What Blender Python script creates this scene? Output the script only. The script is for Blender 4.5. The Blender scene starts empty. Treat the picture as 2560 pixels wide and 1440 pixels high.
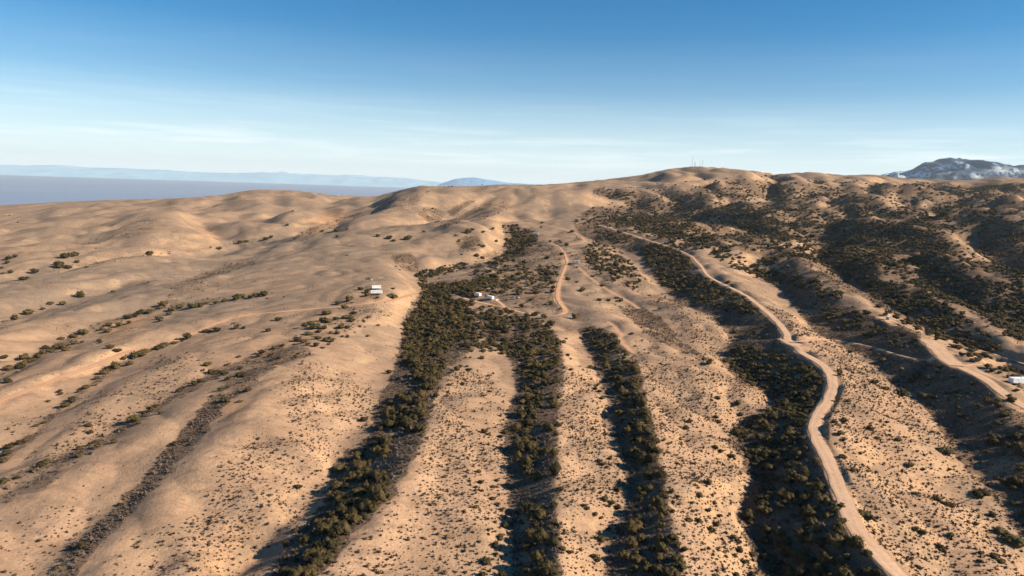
import bpy, math, random
import numpy as np
from mathutils import Matrix, Vector

rng = np.random.default_rng(7)
random.seed(7)
S = bpy.context.scene
COL = S.collection

# ------------------------------------------------------------------ camera
F_PX, W_PX, H_PX = 1730.0, 2560.0, 1440.0
PITCH, ROLL = math.radians(8.39), math.radians(2.0)
CAM = np.array([0.0, 0.0, 100.0])
cam_data = bpy.data.cameras.new('camera')
cam = bpy.data.objects.new('camera', cam_data)
COL.objects.link(cam)
cam_data.sensor_width = 36.0
cam_data.lens = 36.0 * F_PX / W_PX
cam_data.clip_start = 1.0
cam_data.clip_end = 200000.0
cam.matrix_world = (Matrix.Translation(Vector(CAM)) @ Matrix.Rotation(math.pi / 2 - PITCH, 4, 'X')
                    @ Matrix.Rotation(ROLL, 4, 'Z'))
S.camera = cam

# ------------------------------------------------------------------ sky and sun
SUN_EL, SUN_AZ = math.radians(28.5), math.radians(101.0)      # azimuth clockwise from +Y (the view direction)
world = bpy.data.worlds.new('World')
S.world = world
world.use_nodes = True
wn, wl = world.node_tree.nodes, world.node_tree.links
wn.clear()
w_out = wn.new('ShaderNodeOutputWorld')
w_bg = wn.new('ShaderNodeBackground')
w_bg.inputs['Strength'].default_value = 0.057
sky = wn.new('ShaderNodeTexSky')
sky.sky_type = 'NISHITA'
sky.sun_disc = False
sky.sun_elevation = SUN_EL
sky.sun_rotation = SUN_AZ
sky.altitude = 900.0
sky.air_density = 1.0
sky.dust_density = 0.6
sky.ozone_density = 2.0
# thin streaky cirrus close to the horizon
tc = wn.new('ShaderNodeTexCoord')
sep = wn.new('ShaderNodeSeparateXYZ')
wl.new(tc.outputs['Generated'], sep.inputs[0])
mp = wn.new('ShaderNodeMapping')
mp.inputs['Scale'].default_value = (1.6, 1.6, 34.0)
wl.new(tc.outputs['Generated'], mp.inputs[0])
cn = wn.new('ShaderNodeTexNoise')
cn.inputs['Scale'].default_value = 3.1
cn.inputs['Detail'].default_value = 7.0
cn.inputs['Roughness'].default_value = 0.55
wl.new(mp.outputs[0], cn.inputs['Vector'])
cr = wn.new('ShaderNodeMapRange')
cr.inputs[1].default_value, cr.inputs[2].default_value = 0.50, 0.74
wl.new(cn.outputs[0], cr.inputs[0])
band = wn.new('ShaderNodeValToRGB')                           # where the cirrus sits in elevation
e = band.color_ramp.elements
e[0].position, e[0].color = 0.0, (.45, .45, .45, 1)
e[1].position, e[1].color = 0.24, (.0, .0, .0, 1)
m1 = e.new(0.05); m1.color = (1, 1, 1, 1)
m2 = e.new(0.08); m2.color = (.30, .30, .30, 1)
m3 = e.new(0.12); m3.color = (.05, .05, .05, 1)
wl.new(sep.outputs[2], band.inputs[0])
mul = wn.new('ShaderNodeMath'); mul.operation = 'MULTIPLY'
wl.new(cr.outputs[0], mul.inputs[0]); wl.new(band.outputs[0], mul.inputs[1])
mul2 = wn.new('ShaderNodeMath'); mul2.operation = 'MULTIPLY'; mul2.inputs[1].default_value = 0.45
wl.new(mul.outputs[0], mul2.inputs[0])
wmix = wn.new('ShaderNodeMix'); wmix.data_type = 'RGBA'
wl.new(mul2.outputs[0], wmix.inputs[0])
hs = wn.new('ShaderNodeHueSaturation'); hs.inputs['Saturation'].default_value = 1.35
tint = wn.new('ShaderNodeMix'); tint.data_type = 'RGBA'; tint.blend_type = 'MULTIPLY'; tint.inputs[0].default_value = 1.0
tint.inputs[7].default_value = (.70, .93, 1.06, 1)
wl.new(sky.outputs[0], tint.inputs[6]); wl.new(tint.outputs[2], hs.inputs['Color'])
hr = wn.new('ShaderNodeValToRGB')                             # pale air low over the horizon
h_ = hr.color_ramp.elements
h_[0].position, h_[0].color = 0.0, (.92, .92, .92, 1)
h_[1].position, h_[1].color = 0.30, (0, 0, 0, 1)
x_ = h_.new(0.06); x_.color = (.46, .46, .46, 1)
x_ = h_.new(0.13); x_.color = (.13, .13, .13, 1)
x_ = h_.new(0.20); x_.color = (.03, .03, .03, 1)
wl.new(sep.outputs[2], hr.inputs[0])
hm = wn.new('ShaderNodeMix'); hm.data_type = 'RGBA'
wl.new(hr.outputs[0], hm.inputs[0]); wl.new(hs.outputs[0], hm.inputs[6]); hm.inputs[7].default_value = (10.6, 11.7, 12.0, 1)
wl.new(hm.outputs[2], wmix.inputs[6])
wmix.inputs[7].default_value = (13.5, 13.2, 13.3, 1)
wl.new(wmix.outputs[2], w_bg.inputs['Color'])
wl.new(w_bg.outputs[0], w_out.inputs['Surface'])

sun_data = bpy.data.lights.new('sun', 'SUN')
sun_data.energy = 5.0
sun_data.angle = math.radians(0.53)
sun_data.color = (1.0, 0.865, 0.695)
sun = bpy.data.objects.new('sun', sun_data)
COL.objects.link(sun)
sd = Vector((math.cos(SUN_EL) * math.sin(SUN_AZ), math.cos(SUN_EL) * math.cos(SUN_AZ), math.sin(SUN_EL)))
sun.rotation_euler = sd.to_track_quat('Z', 'Y').to_euler()

S.render.engine = 'CYCLES'
S.view_settings.view_transform = 'Standard'
S.view_settings.look = 'None'
S.view_settings.gamma = 1.0
S.view_settings.use_curve_mapping = False
S.view_settings.exposure = 0.95
S.cycles.volume_bounces = 0
S.cycles.max_bounces = 5

# ------------------------------------------------------------------ view geometry helpers
cr_, sr_, cp_, sp_ = math.cos(ROLL), math.sin(ROLL), math.cos(PITCH), math.sin(PITCH)

def ray_dir(u, v):
    """unit-forward world direction of a point of the photograph, scaled so its horizontal length is 1"""
    u = np.asarray(u, float); v = np.asarray(v, float)
    x, y = u - W_PX / 2, H_PX / 2 - v
    X = (x * cr_ - y * sr_) / F_PX
    Y = (x * sr_ + y * cr_) / F_PX
    dx = X
    dy = cp_ + Y * sp_
    dz = -sp_ + Y * cp_
    h = np.hypot(dx, dy)
    return dx / h, dy / h, dz / h

def project(x, y, z):
    z = z - CAM[2]
    f = y * cp_ - z * sp_
    f = np.maximum(f, 1e-3)
    Y = (y * sp_ + z * cp_) / f * F_PX
    X = x / f * F_PX
    px = X * cr_ + Y * sr_
    py = -X * sr_ + Y * cr_
    return px + W_PX / 2, H_PX / 2 - py

# ------------------------------------------------------------------ noise
def perlin(x, y, seed=0):
    r = np.random.default_rng(seed)
    n = 256
    ang = r.random((n, n)) * 2 * np.pi
    gx, gy = np.cos(ang), np.sin(ang)
    xi, yi = np.floor(x).astype(int), np.floor(y).astype(int)
    fx, fy = x - xi, y - yi
    sx, sy = fx * fx * fx * (fx * (fx * 6 - 15) + 10), fy * fy * fy * (fy * (fy * 6 - 15) + 10)
    def g(ix, iy, dx, dy):
        a, b = ix % n, iy % n
        return gx[a, b] * dx + gy[a, b] * dy
    n00 = g(xi, yi, fx, fy); n10 = g(xi + 1, yi, fx - 1, fy)
    n01 = g(xi, yi + 1, fx, fy - 1); n11 = g(xi + 1, yi + 1, fx - 1, fy - 1)
    return 1.5 * ((n00 * (1 - sx) + n10 * sx) * (1 - sy) + (n01 * (1 - sx) + n11 * sx) * sy)

def smooth01(t):
    t = np.clip(t, 0, 1)
    return t * t * (3 - 2 * t)
# ------------------------------------------------------------------ terrain
# Everything here is worked out as world positions: a view ray of the photograph met with an estimated
# ground height gives a point of the land, and ridges and gullies are threaded through such points.
TH0, TH1 = -0.98, 0.98
LR0, LR1 = math.log(40.0), math.log(9500.0)

BASE = [  # u, v, 'z' height or 'r' ground distance
 (-500,1440,'z',-18),(0,1440,'z',-16),(640,1440,'z',-12),(1280,1440,'z',-8),(1920,1440,'z',-8),(2560,1440,'z',-14),(3000,1440,'z',-16),
 (0,1900,'z',-18),(1280,1900,'z',-14),(2560,1900,'z',-18),
 (0,1200,'z',-17),(640,1200,'z',-8),(1280,1200,'z',-5),(1920,1200,'z',-4),(2560,1200,'z',-10),
 (-400,1000,'z',-19),(0,1000,'z',-18),(640,1000,'z',-2),(1280,1000,'z',-4),(1920,1000,'z',-3),(2560,1000,'z',-2),(3000,1000,'z',-2),
 (0,850,'z',-18),(640,850,'z',-4),(1280,850,'z',-2),(1920,850,'z',0),(2560,850,'z',0),
 (-400,730,'z',-20),(0,730,'z',-20),(640,730,'z',-6),(940,730,'z',0),(1280,730,'z',2),(1600,730,'z',4),(1920,730,'z',8),(2560,730,'z',10),(3000,730,'z',12),
 (0,640,'z',-25),(640,640,'z',-5),(1280,640,'z',10),(1600,640,'z',14),(1920,640,'z',18),(2560,640,'z',22),
 (0,570,'z',-25),(640,570,'z',0),(1280,570,'z',28),(1600,570,'z',32),(1920,570,'z',36),(2560,570,'z',45),(3000,570,'z',45),
 (-400,520,'z',-50),(0,530,'z',-50),(640,520,'z',20),(1280,520,'z',48),(1600,520,'z',56),(1920,520,'r',1700),(2560,520,'r',1850),
 (320,515,'r',2500),(480,495,'r',2600),
 (640,478,'r',2600),(940,492,'r',2600),(1060,466,'r',1950),(1220,463,'r',2050),(1340,462,'r',2150),(1530,447,'r',2500),
 (1640,430,'r',2500),(1735,419,'r',2450),(1850,425,'r',2500),(1930,437,'r',2700),(2020,432,'r',2950),(2150,439,'r',2800),(2400,449,'r',3000),(2560,448,'r',3100),(2900,452,'r',3100),
 (2300,480,'r',2200),(1700,470,'r',1950),(1400,490,'r',1750),(2000,478,'r',2050),(2560,485,'r',2250),(1060,490,'r',1700),(820,520,'r',1950),
 (100,508,'r',4400),(350,500,'r',4400),(-300,512,'r',4400),
]
bt, bl, bz = [], [], []
for u, v, k, val in BASE:
    dx, dy, dz = ray_dir(u, v)
    if k == 'z':
        r = (val - CAM[2]) / dz; z = val
    else:
        r = val; z = CAM[2] + dz * r
    bt.append(math.atan2(dx, dy)); bl.append(math.log(r)); bz.append(z)
for th in np.linspace(-1.0, 1.0, 9):                       # the far side of the hills falls to the plain
    w = smooth01((th + 0.2) / 0.5)
    for r, zl, zr in ((5600, -190, 60), (7500, -270, -160), (9500, -300, -300)):
        bt.append(th); bl.append(math.log(r)); bz.append(zl * (1 - w) + zr * w)
    bt.append(th); bl.append(math.log(45)); bz.append(-22)
bt, bl, bz = map(np.array, (bt, bl, bz))

def tps_phi(d2):
    return np.where(d2 > 0, d2 * np.log(np.maximum(d2, 1e-20)), 0) * 0.5
A = tps_phi((bt[:, None] - bt[None]) ** 2 + (bl[:, None] - bl[None]) ** 2)
n = len(bt)
P = np.c_[np.ones(n), bt, bl]
M = np.zeros((n + 3, n + 3)); M[:n, :n] = A + np.eye(n) * 1e-4; M[:n, n:] = P; M[n:, :n] = P.T
sol = np.linalg.solve(M, np.r_[bz, 0, 0, 0])
GH = 0.006
gth = np.arange(TH0, TH1 + GH, GH); glr = np.arange(LR0, LR1 + GH, GH)
NT, NR = len(gth), len(glr)
z0g = np.empty((NR, NT))
for i in range(NR):
    d2 = (gth[:, None] - bt[None]) ** 2 + (glr[i] - bl[None]) ** 2
    z0g[i] = tps_phi(d2) @ sol[:n] + sol[n] + sol[n + 1] * gth + sol[n + 2] * glr[i]

def sample(grid, x, y, t0=TH0, l0=LR0, ht=GH, hl=GH):
    th = np.arctan2(x, y); lr = np.log(np.maximum(np.hypot(x, y), 41.0))
    a = np.clip((lr - l0) / hl, 0, grid.shape[0] - 1.001); b = np.clip((th - t0) / ht, 0, grid.shape[1] - 1.001)
    i, j = a.astype(int), b.astype(int); fa, fb = a - i, b - j
    return ((grid[i, j] * (1 - fb) + grid[i, j + 1] * fb) * (1 - fa) + (grid[i + 1, j] * (1 - fb) + grid[i + 1, j + 1] * fb) * fa)

MARCH = np.exp(np.linspace(math.log(60.0), math.log(9000.0), 1400))
def meet(u, v, hfun, off=0.0):
    """first meeting of the view ray with a height field (+ off)"""
    dx, dy, dz = ray_dir(np.atleast_1d(u), np.atleast_1d(v))
    out = np.empty((len(dx), 3))
    for k in range(len(dx)):
        xs, ys = dx[k] * MARCH, dy[k] * MARCH
        zz = CAM[2] + dz[k] * MARCH
        o = off if np.isscalar(off) else off[k]
        g = zz - (hfun(xs, ys) + o)
        idx = np.nonzero(g < 0)[0]
        if len(idx) == 0 or idx[0] == 0:
            i = int(np.argmin(g[200:])) + 200; r = MARCH[i]
        else:
            i = idx[0]; a, b = g[i - 1], g[i]
            r = MARCH[i - 1] + (MARCH[i] - MARCH[i - 1]) * a / (a - b)
        out[k] = dx[k] * r, dy[k] * r, CAM[2] + dz[k] * r
    return out

def densify(pts, step):
    pts = np.asarray(pts, float); out = []
    for a, b in zip(pts[:-1], pts[1:]):
        m = max(1, int(np.hypot(*(b[:2] - a[:2])) / step))
        for t in range(m):
            out.append(a + (b - a) * t / m)
    out.append(pts[-1])
    return np.array(out)

# ridges and gullies: points (u, v, height above or below the general lie of the land)
LINES = [
 # --- near right: the road ridge and its neighbours
 [(1480,556,3),(1560,576,4),(1640,602,5),(1700,618,6),(1760,660,7),(1800,695,7),(1850,722,7),(1915,765,8),(1975,815,8),(2010,868,9),(2070,905,10),(2100,940,11),(2102,985,11),(2068,1045,11),(2062,1080,11),(2085,1140,11),(2112,1220,10),(2145,1310,10),(2210,1375,9),(2275,1440,9),(2380,1560,8)],
 [(1900,640,-3),(1940,690,-5),(1985,755,-7),(2040,828,-8),(2130,872,-8),(2200,925,-9),(2260,975,-9),(2330,1045,-11),(2390,1125,-12),(2460,1220,-13),(2540,1330,-14),(2640,1470,-15),(2720,1600,-15)],
 [(1880,560,6),(1950,612,8),(2000,660,9),(2070,712,10),(2150,757,10),(2220,795,10),(2300,838,10),(2345,868,11),(2400,912,11),(2460,942,11),(2500,980,11),(2580,1060,10),(2700,1180,9),(2900,1380,8)],
 [(2010,630,-4),(2090,690,-6),(2180,742,-6),(2260,788,-6),(2350,835,-6),(2450,880,-6),(2560,940,-7),(2760,1060,-8)],
 [(2130,650,4),(2240,702,7),(2340,742,8),(2440,800,8),(2560,880,8),(2750,1000,8)],
 [(2230,650,-4),(2330,705,-6),(2440,760,-8),(2560,830,-9),(2700,920,-9)],
 [(1440,572,-2),(1520,618,-4),(1600,672,-7),(1640,712,-8),(1730,766,-9),(1790,795,-10),(1835,850,-11),(1800,902,-12),(1860,945,-13),(1945,1012,-14),(1850,1080,-15),(1845,1120,-15),(1905,1195,-16),(1850,1262,-17),(1870,1340,-18),(1925,1440,-19),(2000,1600,-19)],
 # spurs between V4 and the road track
 [(1420,590,2),(1480,605,3),(1560,650,3),(1640,702,1),(1650,712,-3)],
 [(1430,612,3),(1470,650,4),(1520,700,4),(1600,745,3),(1700,768,1),(1780,815,-1),(1835,868,-6)],
 [(1500,700,0),(1560,745,-3),(1600,790,-5),(1680,845,-6),(1760,893,-7),(1800,906,-10)],
 [(1400,700,3),(1440,745,5),(1500,775,6),(1560,805,6),(1640,850,5),(1720,888,3),(1800,930,0),(1880,965,-6)],
 [(1480,800,5),(1540,850,6),(1598,925,7),(1618,1010,7),(1640,1090,7),(1660,1190,6),(1680,1290,5),(1710,1440,4),(1740,1600,3)],
 [(1440,810,1),(1462,850,-2),(1490,915,-5),(1520,985,-7),(1530,1040,-8),(1552,1110,-9),(1575,1200,-10),(1575,1285,-12),(1530,1355,-13),(1510,1440,-13),(1500,1600,-13)],
 [(1385,800,3),(1405,870,4),(1410,930,6),(1400,1010,7),(1394,1090,7),(1390,1200,7),(1394,1310,6),(1398,1440,6),(1400,1600,5)],
 [(1200,800,-2),(1262,868,-4),(1290,950,-6),(1275,1050,-7),(1264,1110,-8),(1274,1200,-9),(1282,1300,-10),(1290,1440,-11),(1290,1600,-11)],
 [(1180,860,2),(1150,900,3),(1115,960,4),(1090,1030,5),(1048,1115,6),(1008,1195,7),(945,1285,7),(860,1365,7),(790,1440,6),(690,1560,5)],
 # the main wooded gully
 [(1265,556,-3),(1258,585,-6),(1262,622,-8),(1235,645,-9),(1180,660,-9),(1100,672,-10),(1036,690,-10),(1052,735,-10),(1012,795,-12),(1002,860,-13),(990,912,-13),(962,962,-15),(938,1025,-16),(898,1110,-18),(835,1170,-19),(815,1265,-20),(745,1360,-21),(670,1440,-22),(560,1560,-22)],
 # side drains and spurs on the bare slopes
 [(700,960,5),(800,1050,-5),(890,1100,-15)],[(640,1000,7),(740,1095,3),(815,1155,-3)],[(560,1080,5),(700,1170,-7),(800,1245,-16)],
 [(520,1120,6),(640,1230,3),(735,1325,-4)],[(440,1210,4),(560,1300,-6),(680,1400,-16)],[(380,1290,5),(480,1380,3),(570,1440,-2)],[(320,1345,3),(430,1440,-8)],
 [(1060,1130,4),(1160,1200,-3),(1250,1290,-9)],[(1010,1200,7),(1110,1250,4),(1210,1330,-1)],[(950,1295,5),(1080,1350,-3),(1190,1440,-9)],
 [(1640,1090,6),(1740,1130,-3),(1830,1110,-10)],[(1660,1190,6),(1750,1200,3),(1850,1190,-6)],[(1670,1240,5),(1760,1300,-4),(1850,1330,-12)],
 [(2110,1050,9),(2200,1080,4),(2330,1130,-4)],[(2120,1130,8),(2230,1190,-2),(2380,1260,-10)],[(2130,1220,9),(2260,1290,4),(2400,1380,-3)],[(2160,1310,8),(2290,1390,-2),(2400,1460,-8)],
 # left: big smooth hill and its lobes
 [(960,650,4),(1000,690,6),(1000,735,7),(950,770,5),(880,800,4),(830,850,5),(770,870,6),(715,915,8),(620,1000,7),(520,1110,6),(420,1215,5),(320,1330,5),(215,1440,4),(80,1570,3)],
 [(560,985,0),(505,1045,-4),(445,1120,-6),(365,1210,-7),(280,1295,-8),(195,1375,-9),(125,1440,-9),(-20,1570,-9)],
 [(580,940,2),(470,1020,3),(320,1100,4),(170,1180,4),(0,1270,4),(-200,1380,4)],
 [(720,875,1),(620,903,-3),(522,942,-6),(440,992,-7),(350,1045,-7),(250,1112,-8),(150,1155,-8),(60,1185,-8),(0,1210,-8),(-200,1290,-8)],
 [(640,850,2),(500,880,3),(390,918,3),(295,965,3),(215,1035,3),(130,1105,3),(50,1165,2),(-100,1250,2)],
 [(640,800,-1),(540,823,-3),(450,852,-5),(340,888,-6),(270,935,-7),(200,985,-8),(140,1035,-8),(75,1105,-8),(-5,1150,-8),(-200,1230,-8)],
 [(760,765,2),(620,778,3),(480,800,4),(380,825,4),(300,862,4),(200,900,4),(100,938,4),(0,975,4),(-200,1040,4)],
 [(680,728,0),(560,750,-2),(430,768,-4),(330,790,-6),(250,818,-7),(160,858,-8),(80,902,-8),(0,945,-8),(-200,1030,-8)],
 [(640,690,1),(520,715,2),(400,730,4),(280,755,5),(150,785,5),(0,830,5),(-200,880,5)],
 [(520,690,-2),(430,700,-3),(330,712,-4),(220,733,-6),(120,760,-7),(30,797,-7),(-150,860,-7)],
 [(900,610,3),(780,640,3),(640,672,3),(540,690,3),(470,705,3),(330,690,3),(200,705,4),(60,740,4),(-100,780,4)],
 [(760,598,-2),(640,622,-4),(560,650,-5),(480,685,-6),(455,720,-7)],
 [(380,640,4),(300,655,4),(180,690,3),(0,720,3)],
 [(900,532,-6),(860,548,-9),(780,575,-10),(700,592,-10),(620,598,-10),(552,617,-11),(470,627,-10),(350,640,-9),(230,660,-9),(100,682,-9),(0,695,-9),(-200,715,-9)],
 # cone hill and lobes
 [(365,545,12),(300,572,8),(240,592,4),(150,612,1),(40,640,-2)],
 [(365,545,12),(385,560,11),(375,600,6),(370,625,-2)],
 [(390,545,12),(440,565,9),(490,590,4),(545,613,-8)],
 [(395,542,12),(470,542,10),(520,558,6),(553,582,-2)],
 [(470,562,2),(530,592,-4),(552,612,-10)],
 [(550,598,-7),(575,580,-3),(640,560,3),(680,552,4)],
 [(590,595,-6),(690,560,3),(745,555,4)],
 [(680,580,-7),(660,555,-4),(640,540,-2)],
 [(745,530,8),(700,540,6),(690,560,0)],
 [(860,560,2),(900,548,4),(960,555,4),(1000,575,2)],
 # left far ridges
 [(0,605,3),(160,590,3),(300,560,3)],[(0,572,5),(130,560,6),(260,545,6),(380,535,6)],
 [(0,552,-2),(160,545,-4),(330,530,-4)],
 [(100,535,6),(260,522,8),(420,512,8),(500,512,8),(640,530,5),(700,528,2)],
 [(330,505,6),(480,494,10),(560,490,10),(650,512,6),(720,520,3)],
 [(570,488,4),(640,474,9),(730,476,9),(820,487,5)],
 [(640,500,-3),(740,505,-6),(840,515,-6),(900,520,-6)],
 [(700,495,4),(780,500,4),(840,505,2)],
 # middle hills
 [(1180,470,3),(1110,482,7),(1060,500,6),(1000,512,6),(950,525,4),(920,545,2)],
 [(1050,505,0),(1100,515,-3),(1120,532,-7),(1100,560,-9),(1060,570,-8)],
 [(1095,492,8),(1120,505,7),(1160,512,2)],
 [(1140,483,6),(1190,485,6),(1200,500,2)],
 [(1045,530,6),(1090,525,8),(1125,545,5),(1130,552,-4)],
 [(1230,492,3),(1180,505,4),(1150,520,5),(1125,540,1)],
 [(1250,500,-2),(1190,520,-6),(1140,550,-10),(1100,568,-10),(1020,575,-8)],
 [(1270,505,5),(1220,520,5),(1170,545,3),(1140,560,0)],
 [(1290,535,5),(1220,552,6),(1120,578,6),(1040,585,6),(930,592,5),(820,597,5),(740,602,4),(640,607,3)],
 [(1280,556,3),(1200,585,5),(1100,605,5),(1000,635,6),(955,652,6)],
 [(1080,590,-2),(1000,605,-3),(900,615,-2),(780,615,-2)],
 [(1040,645,-1),(1000,655,0),(1035,680,-8)],
 [(1110,640,5),(1060,655,4),(1080,672,-4)],
 [(1210,590,6),(1200,620,5),(1160,650,0)],
 [(1150,600,3),(1110,640,0),(1150,655,-6)],
 # centre knolls round the hairpin road
 [(1260,660,0),(1330,640,3),(1400,620,4)],[(1150,745,-2),(1250,770,-2),(1350,800,-1)],[(1180,720,2),(1280,740,4),(1380,740,4)],
 # right far: ridges and ravines
 [(1660,560,3),(1760,590,5),(1860,625,6),(1900,640,6),(1960,665,6),(2060,740,7),(2110,760,7)],
 [(1750,555,-3),(1850,585,-6),(1930,620,-8),(1990,652,-9)],
 [(1840,540,6),(1900,560,8),(1960,600,7),(2040,660,4)],
 [(1930,520,-4),(2000,545,-8),(2090,560,-9),(2080,600,-6),(2040,640,-9),(2060,668,-12)],
 [(2000,570,6),(2090,562,8),(2190,580,10),(2230,610,10),(2230,650,8),(2180,690,2)],
 [(2140,600,4),(2100,640,2),(2060,665,-6)],
 [(2200,610,10),(2160,650,2),(2080,672,-12),(2140,700,-12),(2240,735,-10)],
 [(2230,560,3),(2320,590,7),(2400,640,9),(2460,680,8),(2520,720,6)],
 [(2240,640,10),(2340,660,10),(2400,690,8),(2470,740,4)],
 [(2300,640,9),(2270,690,0),(2240,715,-8)],
 [(2370,560,-4),(2430,600,-9),(2450,640,-11),(2520,690,-12),(2600,720,-12)],
 [(2440,560,5),(2520,548,8),(2600,540,8)],[(2560,600,10),(2500,620,4),(2450,635,-8)],
 [(2560,670,6),(2500,660,3)],
 [(1560,500,0),(1640,515,-3),(1760,535,-4),(1850,530,-4)],
 [(1590,505,5),(1700,498,8),(1790,508,8),(1900,515,5)],
 [(1500,478,2),(1600,478,4),(1680,478,2)],
 [(1620,492,-5),(1700,492,-6),(1790,500,-7),(1900,500,-8),(1960,495,-8),(2030,500,-8),(2120,520,-8),(2240,545,-8),(2330,525,-8),(2400,515,-8)],
 [(1750,460,6),(1850,458,6),(1960,460,5)],[(1780,482,-4),(1880,478,-4),(1960,478,-5)],
 [(1960,445,4),(2030,440,6),(2080,445,4)],[(1990,462,-4),(2080,462,-6)],
 [(2050,470,2),(2130,470,5),(2230,478,6),(2330,500,5)],[(2100,500,4),(2200,500,6),(2300,520,3)],
 [(2110,450,6),(2180,452,6),(2280,455,4)],[(2340,470,5),(2420,475,6),(2480,490,2)],
 [(2380,520,3),(2480,505,6),(2560,500,6)],[(2440,490,-6),(2520,482,-6)],[(2480,462,4),(2560,468,8)],
 [(1990,530,4),(2060,545,6),(2180,545,5)],
 [(1640,440,3),(1700,445,3),(1680,465,-2)],[(1620,482,-3),(1650,465,-4),(1675,447,-3)],
]
fix = np.zeros((NR, NT)); cnt = np.zeros((NR, NT))
z0f = lambda x, y: sample(z0g, x, y)
for L in LINES:
    P_ = densify([(a, b, c) for a, b, c in L], 3.0)
    W_ = meet(P_[:, 0], P_[:, 1], z0f, P_[:, 2] * .8)
    th = np.arctan2(W_[:, 0], W_[:, 1]); lr = np.log(np.hypot(W_[:, 0], W_[:, 1]))
    r_ = np.hypot(W_[:, 0], W_[:, 1])
    nl = (1 - smooth01((P_[:, 0] - 600) / 300)) * (1 - smooth01((r_ - 500) / 400))      # gentler gullies on the near left
    sc_ = np.where(P_[:, 0] < 1750, .42, np.where(P_[:, 0] < 2150, .58, .48)); sc_ = sc_ + (.8 - sc_) * smooth01((r_ - 330) / 200)
    q = np.c_[th, lr, P_[:, 2] * (sc_ - .04 * nl) * (1 + .55 * smooth01((r_ - 480) / 500)) * (1 + 1.0 * smooth01((r_ - 650) / 500) * (P_[:, 0] < 1300)) * (1 + .7 * smooth01((r_ - 550) / 400) * (P_[:, 0] > 1600) * (P_[:, 1] > 500))]
    jump = np.hypot(np.diff(q[:, 0]), np.diff(q[:, 1]))
    fin = [q[0]]
    for k in range(len(q) - 1):
        m = max(1, int(jump[k] / 0.004)) if jump[k] < 0.15 else 1
        for t in range(1, m + 1):
            fin.append(q[k] + (q[k + 1] - q[k]) * t / m)
    q = np.array(fin)
    i = np.round((q[:, 1] - LR0) / GH).astype(int); j = np.round((q[:, 0] - TH0) / GH).astype(int)
    ok = (i >= 0) & (i < NR) & (j >= 0) & (j < NT)
    np.add.at(fix, (i[ok], j[ok]), q[ok, 2]); np.add.at(cnt, (i[ok], j[ok]), 1)
known = cnt > 0
fix[known] /= cnt[known]

def relax(e, known, fix, k2, it):
    for _ in range(it):
        p = np.pad(e, 1, mode='edge')
        a = (p[:-2, 1:-1] + p[2:, 1:-1] + p[1:-1, :-2] + p[1:-1, 2:]) / (4 + k2)
        e = np.where(known, fix, a)
    return e
levels = []
kn, fx = known, fix
for s in (8, 4, 2, 1):
    if s > 1:
        R_, T_ = (NR + s - 1) // s, (NT + s - 1) // s
        sm = np.zeros((R_, T_)); sc = np.zeros((R_, T_))
        ii, jj = np.nonzero(known)
        np.add.at(sm, (ii // s, jj // s), fix[ii, jj]); np.add.at(sc, (ii // s, jj // s), 1)
        levels.append((s, sc > 0, sm / np.maximum(sc, 1)))
    else:
        levels.append((1, known, fix))
KSCR = 5.0
e_ = np.zeros(levels[0][1].shape)
for li, (s, kn, fx) in enumerate(levels):
    if li:
        R_, T_ = kn.shape
        e_ = np.repeat(np.repeat(e_, 2, 0), 2, 1)[:R_, :T_]
        if e_.shape != kn.shape:
            e_ = np.pad(e_, ((0, R_ - e_.shape[0]), (0, T_ - e_.shape[1])), mode='edge')
    e_ = relax(np.where(kn, fx, e_), kn, fx, (KSCR * GH * s) ** 2, (400, 160, 90, 60)[li])

def gauss(a, sig):
    if sig <= 0: return a
    k = int(3 * sig + 1); w = np.exp(-0.5 * (np.arange(-k, k + 1) / sig) ** 2); w /= w.sum()
    p = np.pad(a, ((k, k), (0, 0)), mode='edge'); a = sum(w[i] * p[i:i + a.shape[0]] for i in range(2 * k + 1))
    p = np.pad(a, ((0, 0), (k, k)), mode='edge'); return sum(w[i] * p[:, i:i + a.shape[1]] for i in range(2 * k + 1))
ea, eb = gauss(e_, 1.0), gauss(e_, 2.6)
TT, LL = np.meshgrid(gth, glr)
RR = np.exp(LL); XX, YY = RR * np.sin(TT), RR * np.cos(TT)
left = smooth01((0.02 - TT) / 0.25)                                 # rounder hills to the left and far away
far_ = smooth01((LL - math.log(420)) / 0.8)
wsm = np.clip(0.15 + 0.7 * left + 0.6 * far_, 0, 0.95)
eg = ea * (1 - wsm) + eb * wsm

# fine mesh grid
MT, MR = 0.0030, 0.0048
mth = np.arange(TH0, TH1 + MT, MT)
mlr = np.concatenate([np.arange(LR0, math.log(3600), MR), np.arange(math.log(3600), LR1 + .02, 0.016)])
T2, L2 = np.meshgrid(mth, mlr)
R2 = np.exp(L2); X2, Y2 = R2 * np.sin(T2), R2 * np.cos(T2)
def bil(grid, th, lr):
    a = np.clip((lr - LR0) / GH, 0, grid.shape[0] - 1.001); b = np.clip((th - TH0) / GH, 0, grid.shape[1] - 1.001)
    i, j = a.astype(int), b.astype(int); fa, fb = a - i, b - j
    return ((grid[i, j] * (1 - fb) + grid[i, j + 1] * fb) * (1 - fa) + (grid[i + 1, j] * (1 - fb) + grid[i + 1, j + 1] * fb) * fa)
def crease(x, y, lam, seed):
    return np.minimum(np.abs(perlin(x / lam, y / lam, seed)) * 2.0, 1.2)
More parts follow.
